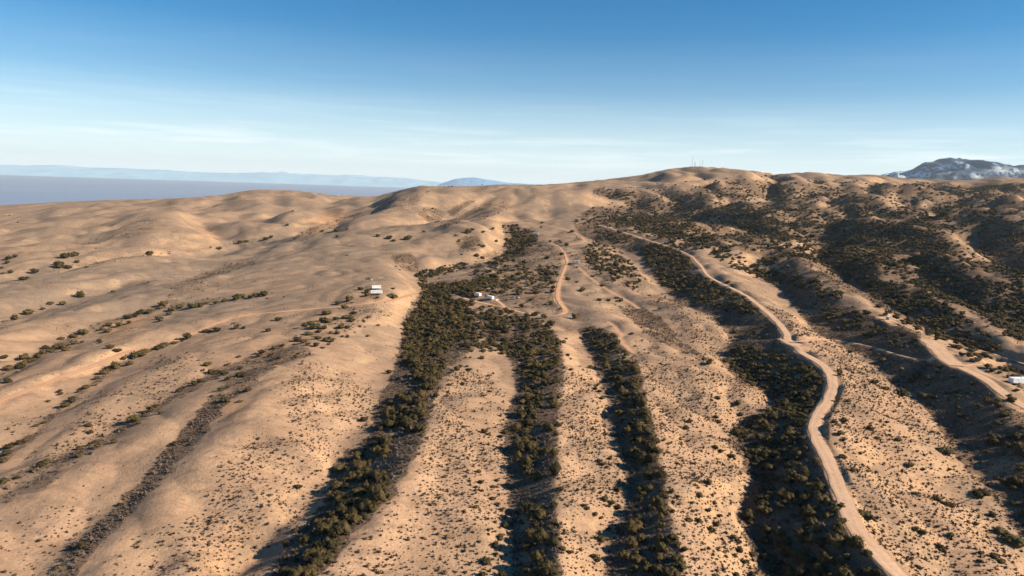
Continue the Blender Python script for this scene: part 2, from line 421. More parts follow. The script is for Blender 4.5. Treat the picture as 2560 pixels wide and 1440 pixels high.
def relief(x, y, r, th):
    wx = x + 14 * perlin(x / 90, y / 90, 11); wy = y + 14 * perlin(x / 90, y / 90, 12)
    near = 1 - smooth01((np.log(r) - math.log(300)) / 1.2)
    rough = 0.35 + 0.65 * smooth01((th + 0.05) / 0.2)               # smoother grassland to the left
    h = 1.1 * perlin(wx / 62, wy / 62, 1) * (0.6 + 0.4 * rough)
    h += (0.5 * perlin(wx / 24, wy / 24, 2)) * rough
    h += (0.22 * perlin(x / 9, y / 9, 3) + 0.10 * perlin(x / 3.5, y / 3.5, 4)) * near * (0.5 + 0.5 * rough)
    farw = smooth01((np.log(r) - math.log(700)) / 0.9)
    rid = 1 - np.abs(perlin(wx / 230 + 3, wy / 300, 5)) * 2.2
    rid2 = 1 - np.abs(perlin(wx / 95 + 7, wy / 120, 6)) * 2.2
    h += farw * (7.0 * (rid - .35) + 3.0 * (rid2 - .35)) * (0.5 + 0.5 * rough) * np.clip((4500 - r) / 2500, 0.3, 1)
    # rounded lobes with creased drains between them
    wx2 = x + 45 * perlin(x / 210, y / 210, 13); wy2 = y + 45 * perlin(x / 210, y / 210, 14)
    w1 = smooth01((np.log(r) - math.log(750)) / .7) * np.clip((4300 - r) / 2000, 0, 1)
    w2 = smooth01((np.log(r) - math.log(560)) / .7) * np.clip((4300 - r) / 2000, 0, 1)
    w3 = smooth01((r - 140) / 120) * np.clip((2500 - r) / 1500, 0, 1) * (.6 + .4 * rough)
    h += w1 * (8 + 15 * smooth01((th - .14) / .2) + 4 * smooth01((-.02 - th) / .2)) * (crease(wx2, wy2, 190, 15) - .42) + w2 * (3.0 + 4.5 * smooth01((th - .10) / .2)) * (crease(wx2, wy2, 80, 16) - .42) + w3 * (1.7 + .3 * rough) * (crease(wx, wy, 30, 17) - .42)
    vfar = smooth01((r - 3300) / 1200)
    h += vfar * 26 * (perlin(x / 700, y / 900, 8) + .5 * perlin(x / 260, y / 300, 9))
    return h
Z2 = bil(z0g, T2, L2) + bil(eg, T2, L2) + relief(X2, Y2, R2, T2)
# the skyline: tilt the far hills so that their crest stands where it does in the photograph
SKY = [(-900,520),(0,513),(60,510),(150,505),(270,500),(400,497),(480,494),(560,487),(600,479),(640,474),(740,476),(830,488),(900,491),(940,491),(980,480),(1050,464),(1100,466),(1180,465),(1250,461),(1340,462),(1400,459),(1500,450),(1600,438),(1640,429),(1680,421),(1735,416),(1800,419),(1900,429),(1940,436),(1985,432),(2030,430),(2060,433),(2110,438),(2180,436),(2250,445),(2350,450),(2430,451),(2500,441),(2560,446),(3400,470)]
uu_ = np.linspace(-900, 3400, 900); vv_ = np.interp(uu_, [s_[0] for s_ in SKY], [s_[1] for s_ in SKY])
sx_, sy_, sz_ = ray_dir(uu_, vv_); sth = np.arctan2(sx_, sy_); od = np.argsort(sth)
tgt = np.interp(mth, sth[od], sz_[od])
rrow = np.exp(mlr)[:, None]
def ksm(a, w):
    k = np.hanning(2 * w + 1); k /= k.sum(); return np.convolve(np.pad(a, w, mode='edge'), k, 'valid')
for it_ in range(3):
    el_ = np.where((rrow > 1300) & (rrow < 6500), (Z2 - CAM[2]) / rrow, -9)
    dlt = ksm(tgt - el_.max(0), 5 if it_ else 9)
    Z2 = Z2 + dlt[None] * rrow * smooth01((np.log(rrow) - math.log(1150)) / .55) * (1 - .0 * rrow)
_NRI = len(mlr)
_ri = np.arange(_NRI)
def H(x, y, grid=None):
    g = Z2 if grid is None else grid
    th = np.arctan2(x, y); lr = np.log(np.maximum(np.hypot(x, y), 41.0))
    a = np.clip(np.interp(lr, mlr, _ri), 0, g.shape[0] - 1.001); b = np.clip((th - TH0) / MT, 0, g.shape[1] - 1.001)
    i, j = a.astype(int), b.astype(int); fa, fb = a - i, b - j
    return ((g[i, j] * (1 - fb) + g[i, j + 1] * fb) * (1 - fa) + (g[i + 1, j] * (1 - fb) + g[i + 1, j + 1] * fb) * fa)

# ------------------------------------------------------------------ roads: centre lines threaded over the land
ROADS = {
 'main': (5.2, [(1500,563),(1540,575),(1600,594),(1650,610),(1690,622),(1728,640),(1752,665),(1768,690),(1798,706),(1830,721),(1868,741),(1900,766),(1928,790),(1953,815),(1968,836),(1968,856),(1992,875),(2030,896),(2060,914),(2080,938),(2083,970),(2070,1003),(2045,1040),(2034,1075),(2048,1110),(2072,1150),(2090,1200),(2110,1250),(2124,1290),(2136,1322),(2165,1352),(2196,1382),(2232,1422),(2262,1452),(2300,1500)]),
 'left': (4.2, [(1050,731),(1020,738),(985,750),(930,758),(870,765),(790,772),(700,780),(630,786),(580,795),(530,812),(480,836),(430,855),(370,868),(310,880),(260,905),(180,932),(100,965),(0,1003),(-120,1050)]),
 'centre': (4.6, [(1378,608),(1398,618),(1412,636),(1418,655),(1408,680),(1400,702),(1394,725),(1393,745),(1402,762),(1414,773),(1412,783),(1398,789),(1360,790),(1320,785),(1285,777),(1262,770),(1230,763),(1195,755),(1160,746),(1130,736)]),
 'branch': (3.4, [(1262,770),(1256,761),(1244,753),(1236,748)]),
 'upper': (3.0, [(1402,618),(1430,611),(1452,608),(1464,602),(1456,592),(1438,582),(1405,571),(1360,561),(1300,553),(1230,548)]),
 'trail': (2.6, [(1960,857),(2000,853),(2040,848),(2080,850),(2140,858),(2185,868),(2230,883),(2275,895),(2320,903),(2370,906)]),
 'pad': (11.0, [(2318,850),(2338,866),(2355,885),(2375,905),(2400,918)]),
 'right': (6.0, [(2398,917),(2425,930),(2470,950),(2495,975),(2530,1000),(2570,1022),(2640,1060)]),
 'right2': (3.0, [(2190,797),(2240,806),(2300,832),(2360,850),(2420,868),(2480,884),(2580,915)]),
 'right3': (3.2, [(2398,917),(2430,912),(2470,912),(2520,907),(2580,915)]),
 'junction': (9.0, [(1962,846),(1972,856),(1990,864),(2008,868)]),
 'tank': (9.0, [(2205,793),(2222,802),(2240,812)]),
 'ridge': (2.2, [(1440,662),(1470,690),(1500,712),(1530,730),(1570,752),(1600,772)]),
 'loop': (2.2, [(1520,803),(1540,818),(1552,834),(1552,850),(1566,868),(1588,884)]),
 'spur': (2.0, [(1215,668),(1230,676),(1243,688),(1262,698)]),
}
# the mobile-home pads too
def road_taper(r): return 1 - .42 * smooth01((r - 380) / 500)      # the tracks narrow up the ridge
def road_path(pts):
    P_ = densify(pts, 4.0)
    W_ = meet(P_[:, 0], P_[:, 1], H)
    # drop points that jumped behind a crest
    keep = [0]
    for k in range(1, len(W_)):
        d = np.hypot(*(W_[k, :2] - W_[keep[-1], :2])); r = np.hypot(*W_[k, :2])
        if d < max(30.0, 0.16 * r):
            keep.append(k)
    W_ = W_[keep]
    # even spacing and smoothing
    s = np.r_[0, np.cumsum(np.hypot(*np.diff(W_[:, :2], axis=0).T))]
    m = max(8, int(s[-1] / 2.0))
    t = np.linspace(0, s[-1], m)
    X = np.interp(t, s, W_[:, 0]); Y = np.interp(t, s, W_[:, 1])
    def sm(a, w):
        k = np.hanning(2 * w + 1); k /= k.sum(); return np.convolve(np.pad(a, w, mode='edge'), k, 'valid')
    w = 7
    X, Y = sm(X, w), sm(Y, w)
    Z = sm(H(X, Y), 9)
    return X, Y, Z
road_pts = {}
Zr = Z2.copy(); roadmask = np.zeros_like(Z2)
for name, (wd, pts) in ROADS.items():
    X, Y, Z = road_path(pts)
    road_pts[name] = (X, Y, Z, wd)
    rmax = np.hypot(X, Y).max() + 40; rmin = np.hypot(X, Y).min() - 40
    tmin = np.arctan2(X, Y).min() - .08; tmax = np.arctan2(X, Y).max() + .08
    i0, i1 = np.searchsorted(mlr, math.log(max(rmin, 45))), np.searchsorted(mlr, math.log(rmax))
    j0, j1 = max(0, int((tmin - TH0) / MT)), min(len(mth), int((tmax - TH0) / MT))
    sx, sy, sr = X2[i0:i1, j0:j1], Y2[i0:i1, j0:j1], R2[i0:i1, j0:j1]
    best = np.full(sx.shape, 1e9); bzv = np.zeros(sx.shape)
    for k in range(0, len(X)):
        # only a window round this point
        rr = math.hypot(X[k], Y[k]); tt = math.atan2(X[k], Y[k]); win = (wd / 2 + 6 + 0.004 * rr) / rr
        a0, a1 = np.searchsorted(mlr, math.log(rr) - win) - i0, np.searchsorted(mlr, math.log(rr) + win) - i0 + 1
        b0, b1 = int((tt - win - TH0) / MT) - j0, int((tt + win - TH0) / MT) - j0 + 2
        a0, b0 = max(a0, 0), max(b0, 0)
        if a1 <= a0 or b1 <= b0: continue
        d = np.hypot(sx[a0:a1, b0:b1] - X[k], sy[a0:a1, b0:b1] - Y[k])
        bb = best[a0:a1, b0:b1]; m = d < bb
        bb[m] = d[m]; bzv[a0:a1, b0:b1][m] = Z[k]
    wd_r = wd * road_taper(sr)
    half = wd / 2 + 0.6
    wt = 1 - smooth01((best - half) / (1.6 + 0.0015 * sr))
    blk = Zr[i0:i1, j0:j1]
    blk[:] = blk * (1 - wt) + (bzv - 0.12) * wt
    rm = 1 - smooth01((best - wd_r / 2 + .2) / (0.8 + 0.002 * sr))
    roadmask[i0:i1, j0:j1] = np.maximum(roadmask[i0:i1, j0:j1], rm)
Z2 = Zr
# ------------------------------------------------------------------ where things grow
# Outlines of plant cover, read from the photograph and laid onto the land.
MW, MH, MOFF = 1440, 860, 80            # half-resolution sheet with a margin round the frame
def blank(): return np.zeros((MH, MW), np.float32)
def poly_fill(layer, pts, val, op='max'):
    p = np.array(pts, float) / 2 + MOFF
    x0, x1 = int(max(0, p[:, 0].min())), int(min(MW, p[:, 0].max() + 2))
    y0, y1 = int(max(0, p[:, 1].min())), int(min(MH, p[:, 1].max() + 2))
    if x1 <= x0 or y1 <= y0: return
    xx, yy = np.meshgrid(np.arange(x0, x1) + .5, np.arange(y0, y1) + .5)
    ins = np.zeros(xx.shape, bool)
    for k in range(len(p)):
        (ax, ay), (bx, by) = p[k], p[(k + 1) % len(p)]
        if ay == by: continue
        c = (ay > yy) != (by > yy)
        ins ^= c & (xx < (bx - ax) * (yy - ay) / (by - ay) + ax)
    b = layer[y0:y1, x0:x1]
    if op == 'max': b[ins] = np.maximum(b[ins], val)
    elif op == 'set': b[ins] = val
    elif op == 'mul': b[ins] *= val
def line_fill(layer, pts, width, val):
    p = densify(pts, 4.0)
    wds = width if np.isscalar(width) else None
    for k, q in enumerate(p):
        w = wds if wds else np.interp(k / len(p), (0, 1), width)
        cx, cy, r = q[0] / 2 + MOFF, q[1] / 2 + MOFF, w / 4
        x0, x1, y0, y1 = int(cx - r - 1), int(cx + r + 2), int(cy - r - 1), int(cy + r + 2)
        x0, y0 = max(x0, 0), max(y0, 0)
        if x1 <= x0 or y1 <= y0 or x0 >= MW or y0 >= MH: continue
        yy, xx = np.mgrid[y0:min(y1, MH), x0:min(x1, MW)]
        m = (xx + .5 - cx) ** 2 + (yy + .5 - cy) ** 2 <= r * r + .3
        b = layer[y0:y1, x0:x1]; b[m] = np.maximum(b[m], val)

STRIP1 = [(1050,735),(1012,795),(1002,850),(990,905),(975,950),(955,985),(936,1030),(925,1080),(898,1112),(860,1140),(832,1170),(828,1200),(808,1260),(740,1345),(655,1460),(790,1460),(860,1365),(930,1295),(990,1235),(1012,1190),(1050,1120),(1070,1060),(1085,1000),(1110,950),(1140,905),(1180,880),(1200,850),(1190,800),(1150,760),(1100,735)]
STRIP2 = [(1190,790),(1250,790),(1330,800),(1390,830),(1410,880),(1412,930),(1404,1000),(1396,1060),(1392,1130),(1392,1220),(1398,1310),(1402,1460),(1284,1460),(1280,1300),(1266,1200),(1258,1090),(1270,1030),(1290,975),(1285,930),(1270,885),(1220,860)]
STRIP3 = [(1445,825),(1480,815),(1535,830),(1560,862),(1592,890),(1610,950),(1615,1010),(1640,1080),(1655,1170),(1672,1240),(1682,1330),(1712,1460),(1508,1460),(1530,1360),(1560,1300),(1572,1220),(1550,1130),(1532,1070),(1522,1010),(1500,950),(1478,900),(1460,860)]
STRIP4 = [(1430,556),(1490,558),(1560,585),(1640,610),(1700,628),(1735,655),(1752,690),(1790,712),(1850,740),(1900,780),(1940,815),(1953,850),(1985,885),(2045,920),(2060,955),(2050,1000),(2020,1045),(2020,1085),(2050,1150),(2080,1220),(2105,1290),(2125,1340),(2170,1390),(2230,1460),(1900,1460),(1880,1370),(1845,1300),(1850,1255),(1880,1205),(1850,1150),(1815,1090),(1860,1050),(1915,1030),(1940,1008),(1900,975),(1850,960),(1800,905),(1830,860),(1815,830),(1780,800),(1735,775),(1690,750),(1650,718),(1612,650),(1560,625),(1500,610),(1450,585)]
STRIP5 = [(1910,660),(1980,700),(2100,750),(2112,762),(2180,785),(2215,800),(2290,838),(2325,858),(2340,890),(2375,910),(2440,935),(2480,965),(2500,1005),(2570,1040),(2700,1120),(2700,1540),(2640,1440),(2560,1360),(2500,1275),(2450,1210),(2410,1165),(2370,1115),(2335,1050),(2290,992),(2240,965),(2195,925),(2180,900),(2110,868),(2050,840),(2010,800),(1992,775),(1950,720),(1900,690)]
STRIP0 = [(525,990),(560,985),(572,1000),(556,1030),(505,1095),(430,1180),(345,1268),(250,1370),(170,1460),(105,1460),(170,1375),(250,1305),(340,1215),(420,1125),(480,1050)]

brush = blank()
for P_, v_ in ((STRIP1, 1), (STRIP2, .95), (STRIP3, .95), (STRIP4, .95), (STRIP5, 1), (STRIP0, 1)): poly_fill(brush, P_, v_)
for P_, v_ in (
  ([(560,945),(640,895),(690,865),(770,868),(790,885),(740,905),(700,912),(640,960),(590,1000),(555,985)], .6),
  ([(0,1215),(100,1185),(180,1150),(120,1220),(0,1265)], .55),
  ([(1540,768),(1600,765),(1660,800),(1700,850),(1750,885),(1800,910),(1750,900),(1680,872),(1610,832),(1580,800)], .9),
  ([(1590,740),(1640,735),(1720,760),(1700,775),(1620,765)], .6),
  ([(975,640),(1030,632),(1048,660),(1050,682),(1020,680),(985,660)], .8),
  ([(1140,605),(1165,588),(1195,590),(1212,610),(1205,628),(1170,630),(1150,622)], .75),
  ([(1045,525),(1075,518),(1105,522),(1118,540),(1095,560),(1060,555),(1042,545)], .6),
  ([(1115,528),(1175,500),(1195,500),(1160,522),(1130,545)], .8),
  ([(1090,568),(1150,540),(1210,510),(1245,495),(1230,515),(1170,545),(1120,570)], .8),
  ([(1180,550),(1240,515),(1280,505),(1260,530),(1200,555)], .55),
  ([(935,500),(1000,490),(1090,470),(1060,495),(1000,515),(950,535),(920,540)], .35),
  ([(940,520),(1010,492),(1060,490),(1040,515),(980,535)], .45),
  ([(740,600),(780,575),(860,560),(850,570),(800,590),(760,600)], .5),
  ([(270,590),(340,560),(365,550),(400,545),(385,575),(330,600),(290,600)], .45),
  ([(150,615),(230,598),(300,590),(300,605),(200,620),(120,640)], .3),
  ([(400,760),(440,715),(480,690),(560,665),(640,640),(640,665),(540,690),(480,725),(440,762)], .5),
  ([(450,720),(520,710),(620,695),(640,700),(560,725),(480,740)], .35),
  ([(840,780),(860,760),(980,770),(1000,790),(940,800),(860,840),(760,850),(720,870),(680,870),(740,840),(800,810)], .4),
  ([(870,740),(1000,735),(1010,755),(900,770),(860,765)], .35),
  ([(1060,700),(1200,690),(1240,720),(1180,740),(1080,725)], .45),
  ([(1190,640),(1270,615),(1340,600),(1400,625),(1410,670),(1390,730),(1390,780),(1250,760),(1200,740),(1180,700)], .5),
  ([(1420,640),(1500,600),(1600,680),(1640,720),(1600,735),(1500,700),(1450,660)], .45),
  ([(1400,615),(1450,590),(1460,605),(1420,612)], .5),
  ([(1255,560),(1345,575),(1350,620),(1290,650),(1215,662),(1262,635),(1262,600)], .8),
  ([(1450,700),(1560,760),(1500,760),(1440,730)], .2),
  ([(1480,470),(1600,475),(1640,490),(1620,515),(1540,500),(1480,490)], .6),
  ([(1480,520),(1560,520),(1700,540),(1880,580),(2000,640),(2130,700),(2300,780),(2400,830),(2560,930),(2560,985),(2480,890),(2330,830),(2240,790),(2130,742),(2080,725),(1960,655),(1880,640),(1760,600),(1640,565),(1500,560),(1440,545)], .75),
  ([(1700,480),(1850,450),(1960,455),(2120,470),(2300,460),(2440,465),(2560,460),(2560,510),(2440,520),(2300,530),(2120,490),(1960,490),(1800,500)], .45),
  ([(1560,490),(1700,500),(1860,520),(2000,515),(2200,540),(2440,560),(2560,550),(2560,900),(2440,830),(2300,740),(2140,680),(2000,600),(1800,570),(1600,540)], .72),
  ([(2180,800),(2260,830),(2330,850),(2310,880),(2200,830)], .6),
): poly_fill(brush, P_, v_)
for P_, w_, v_ in (
  ([(715,880),(622,905),(522,944),(440,992),(350,1045),(250,1112),(150,1155),(60,1185),(0,1210)], (24, 16), .62),
  ([(600,805),(540,823),(450,850),(345,888),(270,935),(200,985),(140,1035),(75,1105),(-5,1150)], (8, 18), .6),
  ([(680,730),(560,748),(430,766),(330,790),(250,815),(160,858),(80,902),(0,945)], (10, 26), .55),
  ([(455,715),(330,712),(220,733),(120,762),(30,797)], (6, 10), .4),
  ([(640,594),(560,650)], 8, .4),
  ([(905,532),(860,548),(780,572),(740,590)], 8, .7),([(640,598),(552,618),(470,630),(350,640),(230,660),(100,684)], 7, .6),
  ([(2100,985),(2090,1010),(2066,1045),(2056,1080),(2075,1130),(2106,1200),(2130,1270),(2145,1310),(2170,1340)], 8, .9),
): line_fill(brush, P_, w_, v_)
for P_, v_ in (   # open ground inside the scrub
  ([(1700,640),(1760,650),(1800,680),(1900,720),(1960,770),(2010,800),(1960,800),(1900,755),(1830,712),(1780,695)], .35),
  ([(1930,600),(1960,610),(1975,635),(1945,625)], .3),
  ([(1620,570),(1700,600),(1780,628),(1760,640),(1700,612),(1620,585)], .4),
  ([(1740,570),(1810,590),(1860,630),(1900,640),(1880,645),(1800,610)], .4),
  ([(1960,655),(2060,700),(2120,735),(2130,755),(2060,720),(1980,680)], .25),
  ([(2110,742),(2150,738),(2200,770),(2240,795),(2180,790),(2120,765)], .2),
  ([(2240,640),(2290,620),(2340,635),(2360,655),(2290,650)], .35),
  ([(2050,595),(2100,590),(2095,625),(2050,650),(2030,640)], .5),
  ([(2190,670),(2250,640),(2270,660),(2240,700),(2190,700)], .5),
  ([(2370,560),(2410,570),(2440,610),(2480,660),(2440,640),(2380,600)], .35),
  ([(2340,640),(2420,630),(2480,680),(2520,720),(2460,700),(2400,670)], .35),
  ([(2340,740),(2420,780),(2500,830),(2560,870),(2560,900),(2480,850),(2400,790),(2330,750)], .35),
  ([(2100,540),(2230,550),(2190,552),(2080,550)], .2),
  ([(2040,530),(2120,525),(2230,545),(2220,552),(2080,548),(2030,538)], .15),
  ([(2060,480),(2200,485),(2300,500),(2330,520),(2220,520),(2120,505),(2050,495)], .25),
  ([(2380,520),(2480,500),(2560,490),(2560,540),(2440,550),(2380,545)], .2),
  ([(1930,492),(2000,488),(2060,500),(2040,512),(1960,515),(1900,505)], .2),
  ([(1560,500),(1620,495),(1700,500),(1640,510),(1580,512)], .3),
  ([(2520,610),(2560,600),(2560,640),(2520,635)], .4),
): poly_fill(brush, P_, v_, 'mul')

trees = blank()
for P_, v_ in (
  ([(1032,688),(1060,680),(1120,665),(1165,658),(1182,668),(1140,680),(1085,695),(1050,705)], .95),
  ([(1045,702),(1075,712),(1080,722),(1050,725)], .9),
  ([(1060,715),(1130,710),(1180,700),(1220,705),(1200,725),(1180,760),(1190,800),(1160,825),(1140,850),(1120,880),(1090,900),(1040,915),(1000,915),(992,900),(1004,860),(1002,830),(1012,800),(1030,785),(1045,760),(1052,735)], .95),
  ([(1130,840),(1160,780),(1230,760),(1310,790),(1380,815),(1395,860),(1340,890),(1290,905),(1230,885),(1180,890),(1140,870)], .5),
  ([(1195,690),(1270,690),(1290,700),(1210,715)], .5),
  ([(1180,665),(1230,655),(1280,650),(1400,660),(1395,730),(1300,745),(1220,740),(1190,715)], .24),
  ([(1258,568),(1300,565),(1345,590),(1335,610),(1290,640),(1235,665),(1215,660),(1262,635),(1262,600)], .85),
  ([(1000,905),(1070,905),(1120,900),(1105,950),(1080,990),(1065,1040),(1050,1090),(1010,1070),(985,1020),(1040,970),(1010,930)], .65),
  ([(985,985),(1060,985),(1068,1040),(1020,1085),(960,1100),(905,1135),(900,1110),(940,1060),(950,1010)], .55),
  ([(905,1100),(960,1100),(1000,1080),(960,1150),(910,1190),(860,1200),(840,1180)], .45),
  ([(815,1210),(880,1180),(1000,1190),(985,1235),(930,1290),(860,1355),(790,1460),(655,1460),(745,1345),(810,1260)], .8),
  ([(1240,790),(1380,820),(1400,860),(1395,930),(1400,1000),(1392,1100),(1392,1230),(1400,1460),(1286,1460),(1280,1300),(1270,1200),(1262,1090),(1292,960),(1280,900),(1230,860)], .55),
  ([(1262,1080),(1330,1080),(1330,1190),(1270,1190)], .8),([(1290,900),(1400,900),(1380,1010),(1300,1040)], .7),
  ([(1452,832),(1480,822),(1530,835),(1548,870),(1585,900),(1605,960),(1620,1040),(1640,1090),(1650,1160),(1668,1230),(1680,1330),(1700,1460),(1515,1460),(1535,1350),(1565,1290),(1570,1200),(1550,1110),(1528,1040),(1520,970),(1480,900),(1455,850)], .62),
  ([(1505,540),(1567,528),(1655,542),(1705,560),(1755,575),(1792,595),(1780,612),(1795,628),(1755,622),(1717,620),(1680,607),(1655,590),(1617,580),(1580,570),(1555,560),(1517,552)], .9),
  ([(1755,605),(1792,618),(1817,622),(1880,650),(1900,665),(1960,700),(1940,720),(1880,690),(1817,662),(1767,635)], .55),
  ([(1880,640),(1957,662),(2020,695),(2107,732),(2110,755),(2040,745),(1950,700)], .6),
  ([(1607,620),(1642,605),(1700,618),(1730,640),(1728,670),(1710,687),(1755,695),(1817,705),(1850,728),(1890,755),(1905,785),(1860,790),(1800,775),(1742,762),(1730,745),(1692,730),(1650,710),(1648,695),(1617,662)], .85),
  ([(1600,600),(1560,590),(1480,575),(1500,600),(1560,610)], .4),
  ([(1820,790),(1940,815),(1950,850),(1900,860),(1840,850)], .2),
  ([(1800,905),(1835,870),(1930,875),(1975,895),(2040,925),(2058,960),(2050,1000),(2020,1045),(2022,1080),(2050,1150),(2080,1220),(2105,1290),(2125,1340),(2190,1420),(2215,1460),(1900,1460),(1880,1370),(1845,1300),(1850,1255),(1880,1205),(1850,1150),(1815,1090),(1860,1050),(1915,1030),(1940,1008),(1900,975),(1850,960)], .72),
  ([(1460,620),(1505,605),(1555,625),(1590,680),(1610,705),(1592,725),(1542,712),(1492,682),(1455,640)], .42),
  ([(1990,700),(2100,755),(2180,790),(2240,830),(2300,860),(2330,880),(2200,870),(2100,830),(2030,790)], .38),
  ([(2180,900),(2330,905),(2440,940),(2500,1000),(2560,1060),(2560,1100),(2400,1060),(2300,990),(2220,940)], .24),
  ([(2440,1080),(2560,1080),(2640,1100),(2640,1460),(2560,1340),(2500,1260),(2460,1180)], .5),
  ([(1800,520),(1860,505),(1920,528),(1990,525),(2000,545),(2090,555),(2230,552),(2330,560),(2360,600),(2400,640),(2330,640),(2240,620),(2180,600),(2110,620),(2060,665),(2000,640),(1950,610),(1890,590),(1800,560)], .62),
  ([(2072,662),(2100,630),(2140,590),(2190,595),(2222,612),(2230,645),(2190,672),(2185,690),(2130,682)], .97),
  ([(1990,580),(2040,570),(2060,600),(2030,650),(1990,640),(1960,610)], .8),
  ([(2255,700),(2310,665),(2360,660),(2420,690),(2500,705),(2560,730),(2560,860),(2510,840),(2440,780),(2330,740)], .85),
  ([(2120,690),(2200,700),(2300,730),(2400,785),(2480,845),(2510,885),(2420,872),(2330,830),(2260,785),(2180,745)], .8),
  ([(2440,600),(2480,565),(2560,555),(2560,720),(2500,680),(2460,640)], .85),
  ([(2535,730),(2560,710),(2600,710),(2600,880),(2520,810)], .9),
  ([(2270,570),(2340,580),(2380,640),(2330,640),(2280,600)], .75),
  ([(1750,472),(1850,455),(1930,460),(2000,472),(2100,470),(2125,488),(2050,500),(1980,482),(1930,492),(1850,497),(1790,485)], .75),
  ([(2025,455),(2060,452),(2100,455),(2060,465)], .6),
  ([(2280,460),(2350,455),(2420,465),(2460,480),(2440,500),(2380,490),(2300,485)], .6),
  ([(2420,470),(2500,458),(2560,462),(2560,482),(2480,490),(2430,500)], .9),
  ([(2365,508),(2430,498),(2442,512),(2390,520)], .8),
  ([(2060,508),(2180,518),(2300,538),(2330,530),(2400,530),(2340,550),(2230,552),(2100,530)], .6),
  ([(1480,478),(1560,480),(1600,488),(1590,498),(1520,495)], .5),
  ([(1995,522),(2030,520),(2100,548),(2095,556),(2040,560),(2000,545)], .95),
  ([(1540,497),(1600,510),(1680,507),(1740,515),(1800,520),(1800,540),(1720,548),(1620,532),(1560,520)], .72),
  ([(2180,760),(2330,830),(2440,885),(2560,940),(2560,990),(2440,920),(2330,855),(2240,815)], .2),
  ([(2400,870),(2500,880),(2560,900),(2560,940),(2500,930),(2430,900)], .35),
  ([(2250,690),(2240,650),(2330,640),(2440,690)], .4),
): poly_fill(trees, P_, v_)
for P_, v_ in (
  ([(1440,1100),(1400,1090),(1330,1140),(1340,1200),(1390,1200)], .5),
  ([(1285,1205),(1385,1205),(1385,1270),(1300,1270)], .45),
  ([(1330,960),(1390,960),(1390,1060),(1340,1060)], .6),
  ([(1980,750),(2040,780),(2060,820),(2010,800)], .3),
  ([(1790,780),(1840,850),(1930,850),(1940,830),(1880,790)], .3),
): poly_fill(trees, P_, v_, 'mul')

dots = blank()
for P_, v_ in (
  ([(1400,925),(1470,930),(1530,1040),(1560,1150),(1580,1220),(1560,1300),(1505,1460),(1400,1460),(1390,1200),(1398,1000)], .95),
  ([(1600,900),(1700,905),(1800,930),(1900,980),(1935,1020),(1830,1080),(1870,1200),(1840,1280),(1910,1460),(1700,1460),(1670,1250),(1640,1090)], .95),
  ([(1580,840),(1680,880),(1780,930),(1880,970),(1700,905),(1600,880)], .5),
  ([(1700,770),(1790,820),(1830,870),(1800,900),(1740,860),(1690,810)], .7),
  ([(1880,740),(1960,760),(2010,830),(2110,868),(2200,930),(2300,995),(2400,1150),(2560,1370),(2560,1460),(2285,1460),(2140,1300),(2060,1080),(2100,980),(2080,912),(1990,855)], 1.0),
  ([(1800,690),(1900,720),(1990,790),(1970,820),(1900,760),(1830,715)], .8),
  ([(1130,930),(1220,930),(1270,1010),(1262,1100),(1280,1300),(1286,1460),(1150,1460),(1060,1260),(1050,1130),(1090,1020)], .95),
  ([(1060,1000),(1120,960),(1090,1060),(1070,1100)], .8),
  ([(800,1460),(900,1330),(1000,1230),(1100,1260),(1200,1460)], .45),
  ([(730,905),(830,930),(930,980),(950,1010),(900,1090),(830,1170),(760,1100),(700,1000)], .65),
  ([(600,1100),(760,1090),(830,1180),(810,1270),(700,1440),(400,1460),(480,1300)], .7),
  ([(250,1460),(330,1350),(480,1300),(500,1460)], .35),
  ([(0,1350),(200,1240),(260,1250),(230,1320),(130,1400),(60,1460),(0,1460)], .3),
  ([(30,1200),(190,1080),(290,1020),(260,1090),(160,1150),(60,1180)], .7),
  ([(200,1000),(290,980),(400,920),(540,880),(510,930),(440,985),(340,1040),(250,1105),(180,1110)], .35),
  ([(380,900),(480,890),(440,960),(380,990)], .5),
  ([(0,1080),(60,1040),(110,1040),(60,1100),(0,1130)], .2),
  ([(2112,745),(2150,738),(2200,770),(2240,790),(2180,790)], .95),
  ([(1960,655),(2060,700),(2120,745),(2130,757),(2060,725),(1980,680)], .8),
  ([(360,580),(400,570),(480,600),(520,615),(440,625),(360,628),(340,610)], .8),
  ([(60,650),(130,640),(120,675),(60,675)], .5),([(180,645),(360,625),(500,622),(300,650),(180,655)], .6),
  ([(2300,1000),(2400,1120),(2480,1240),(2560,1330),(2560,1400),(2380,1180)], .4),
  ([(1430,650),(1540,740),(1640,800),(1560,780),(1450,700)], .2),
): poly_fill(dots, P_, v_)

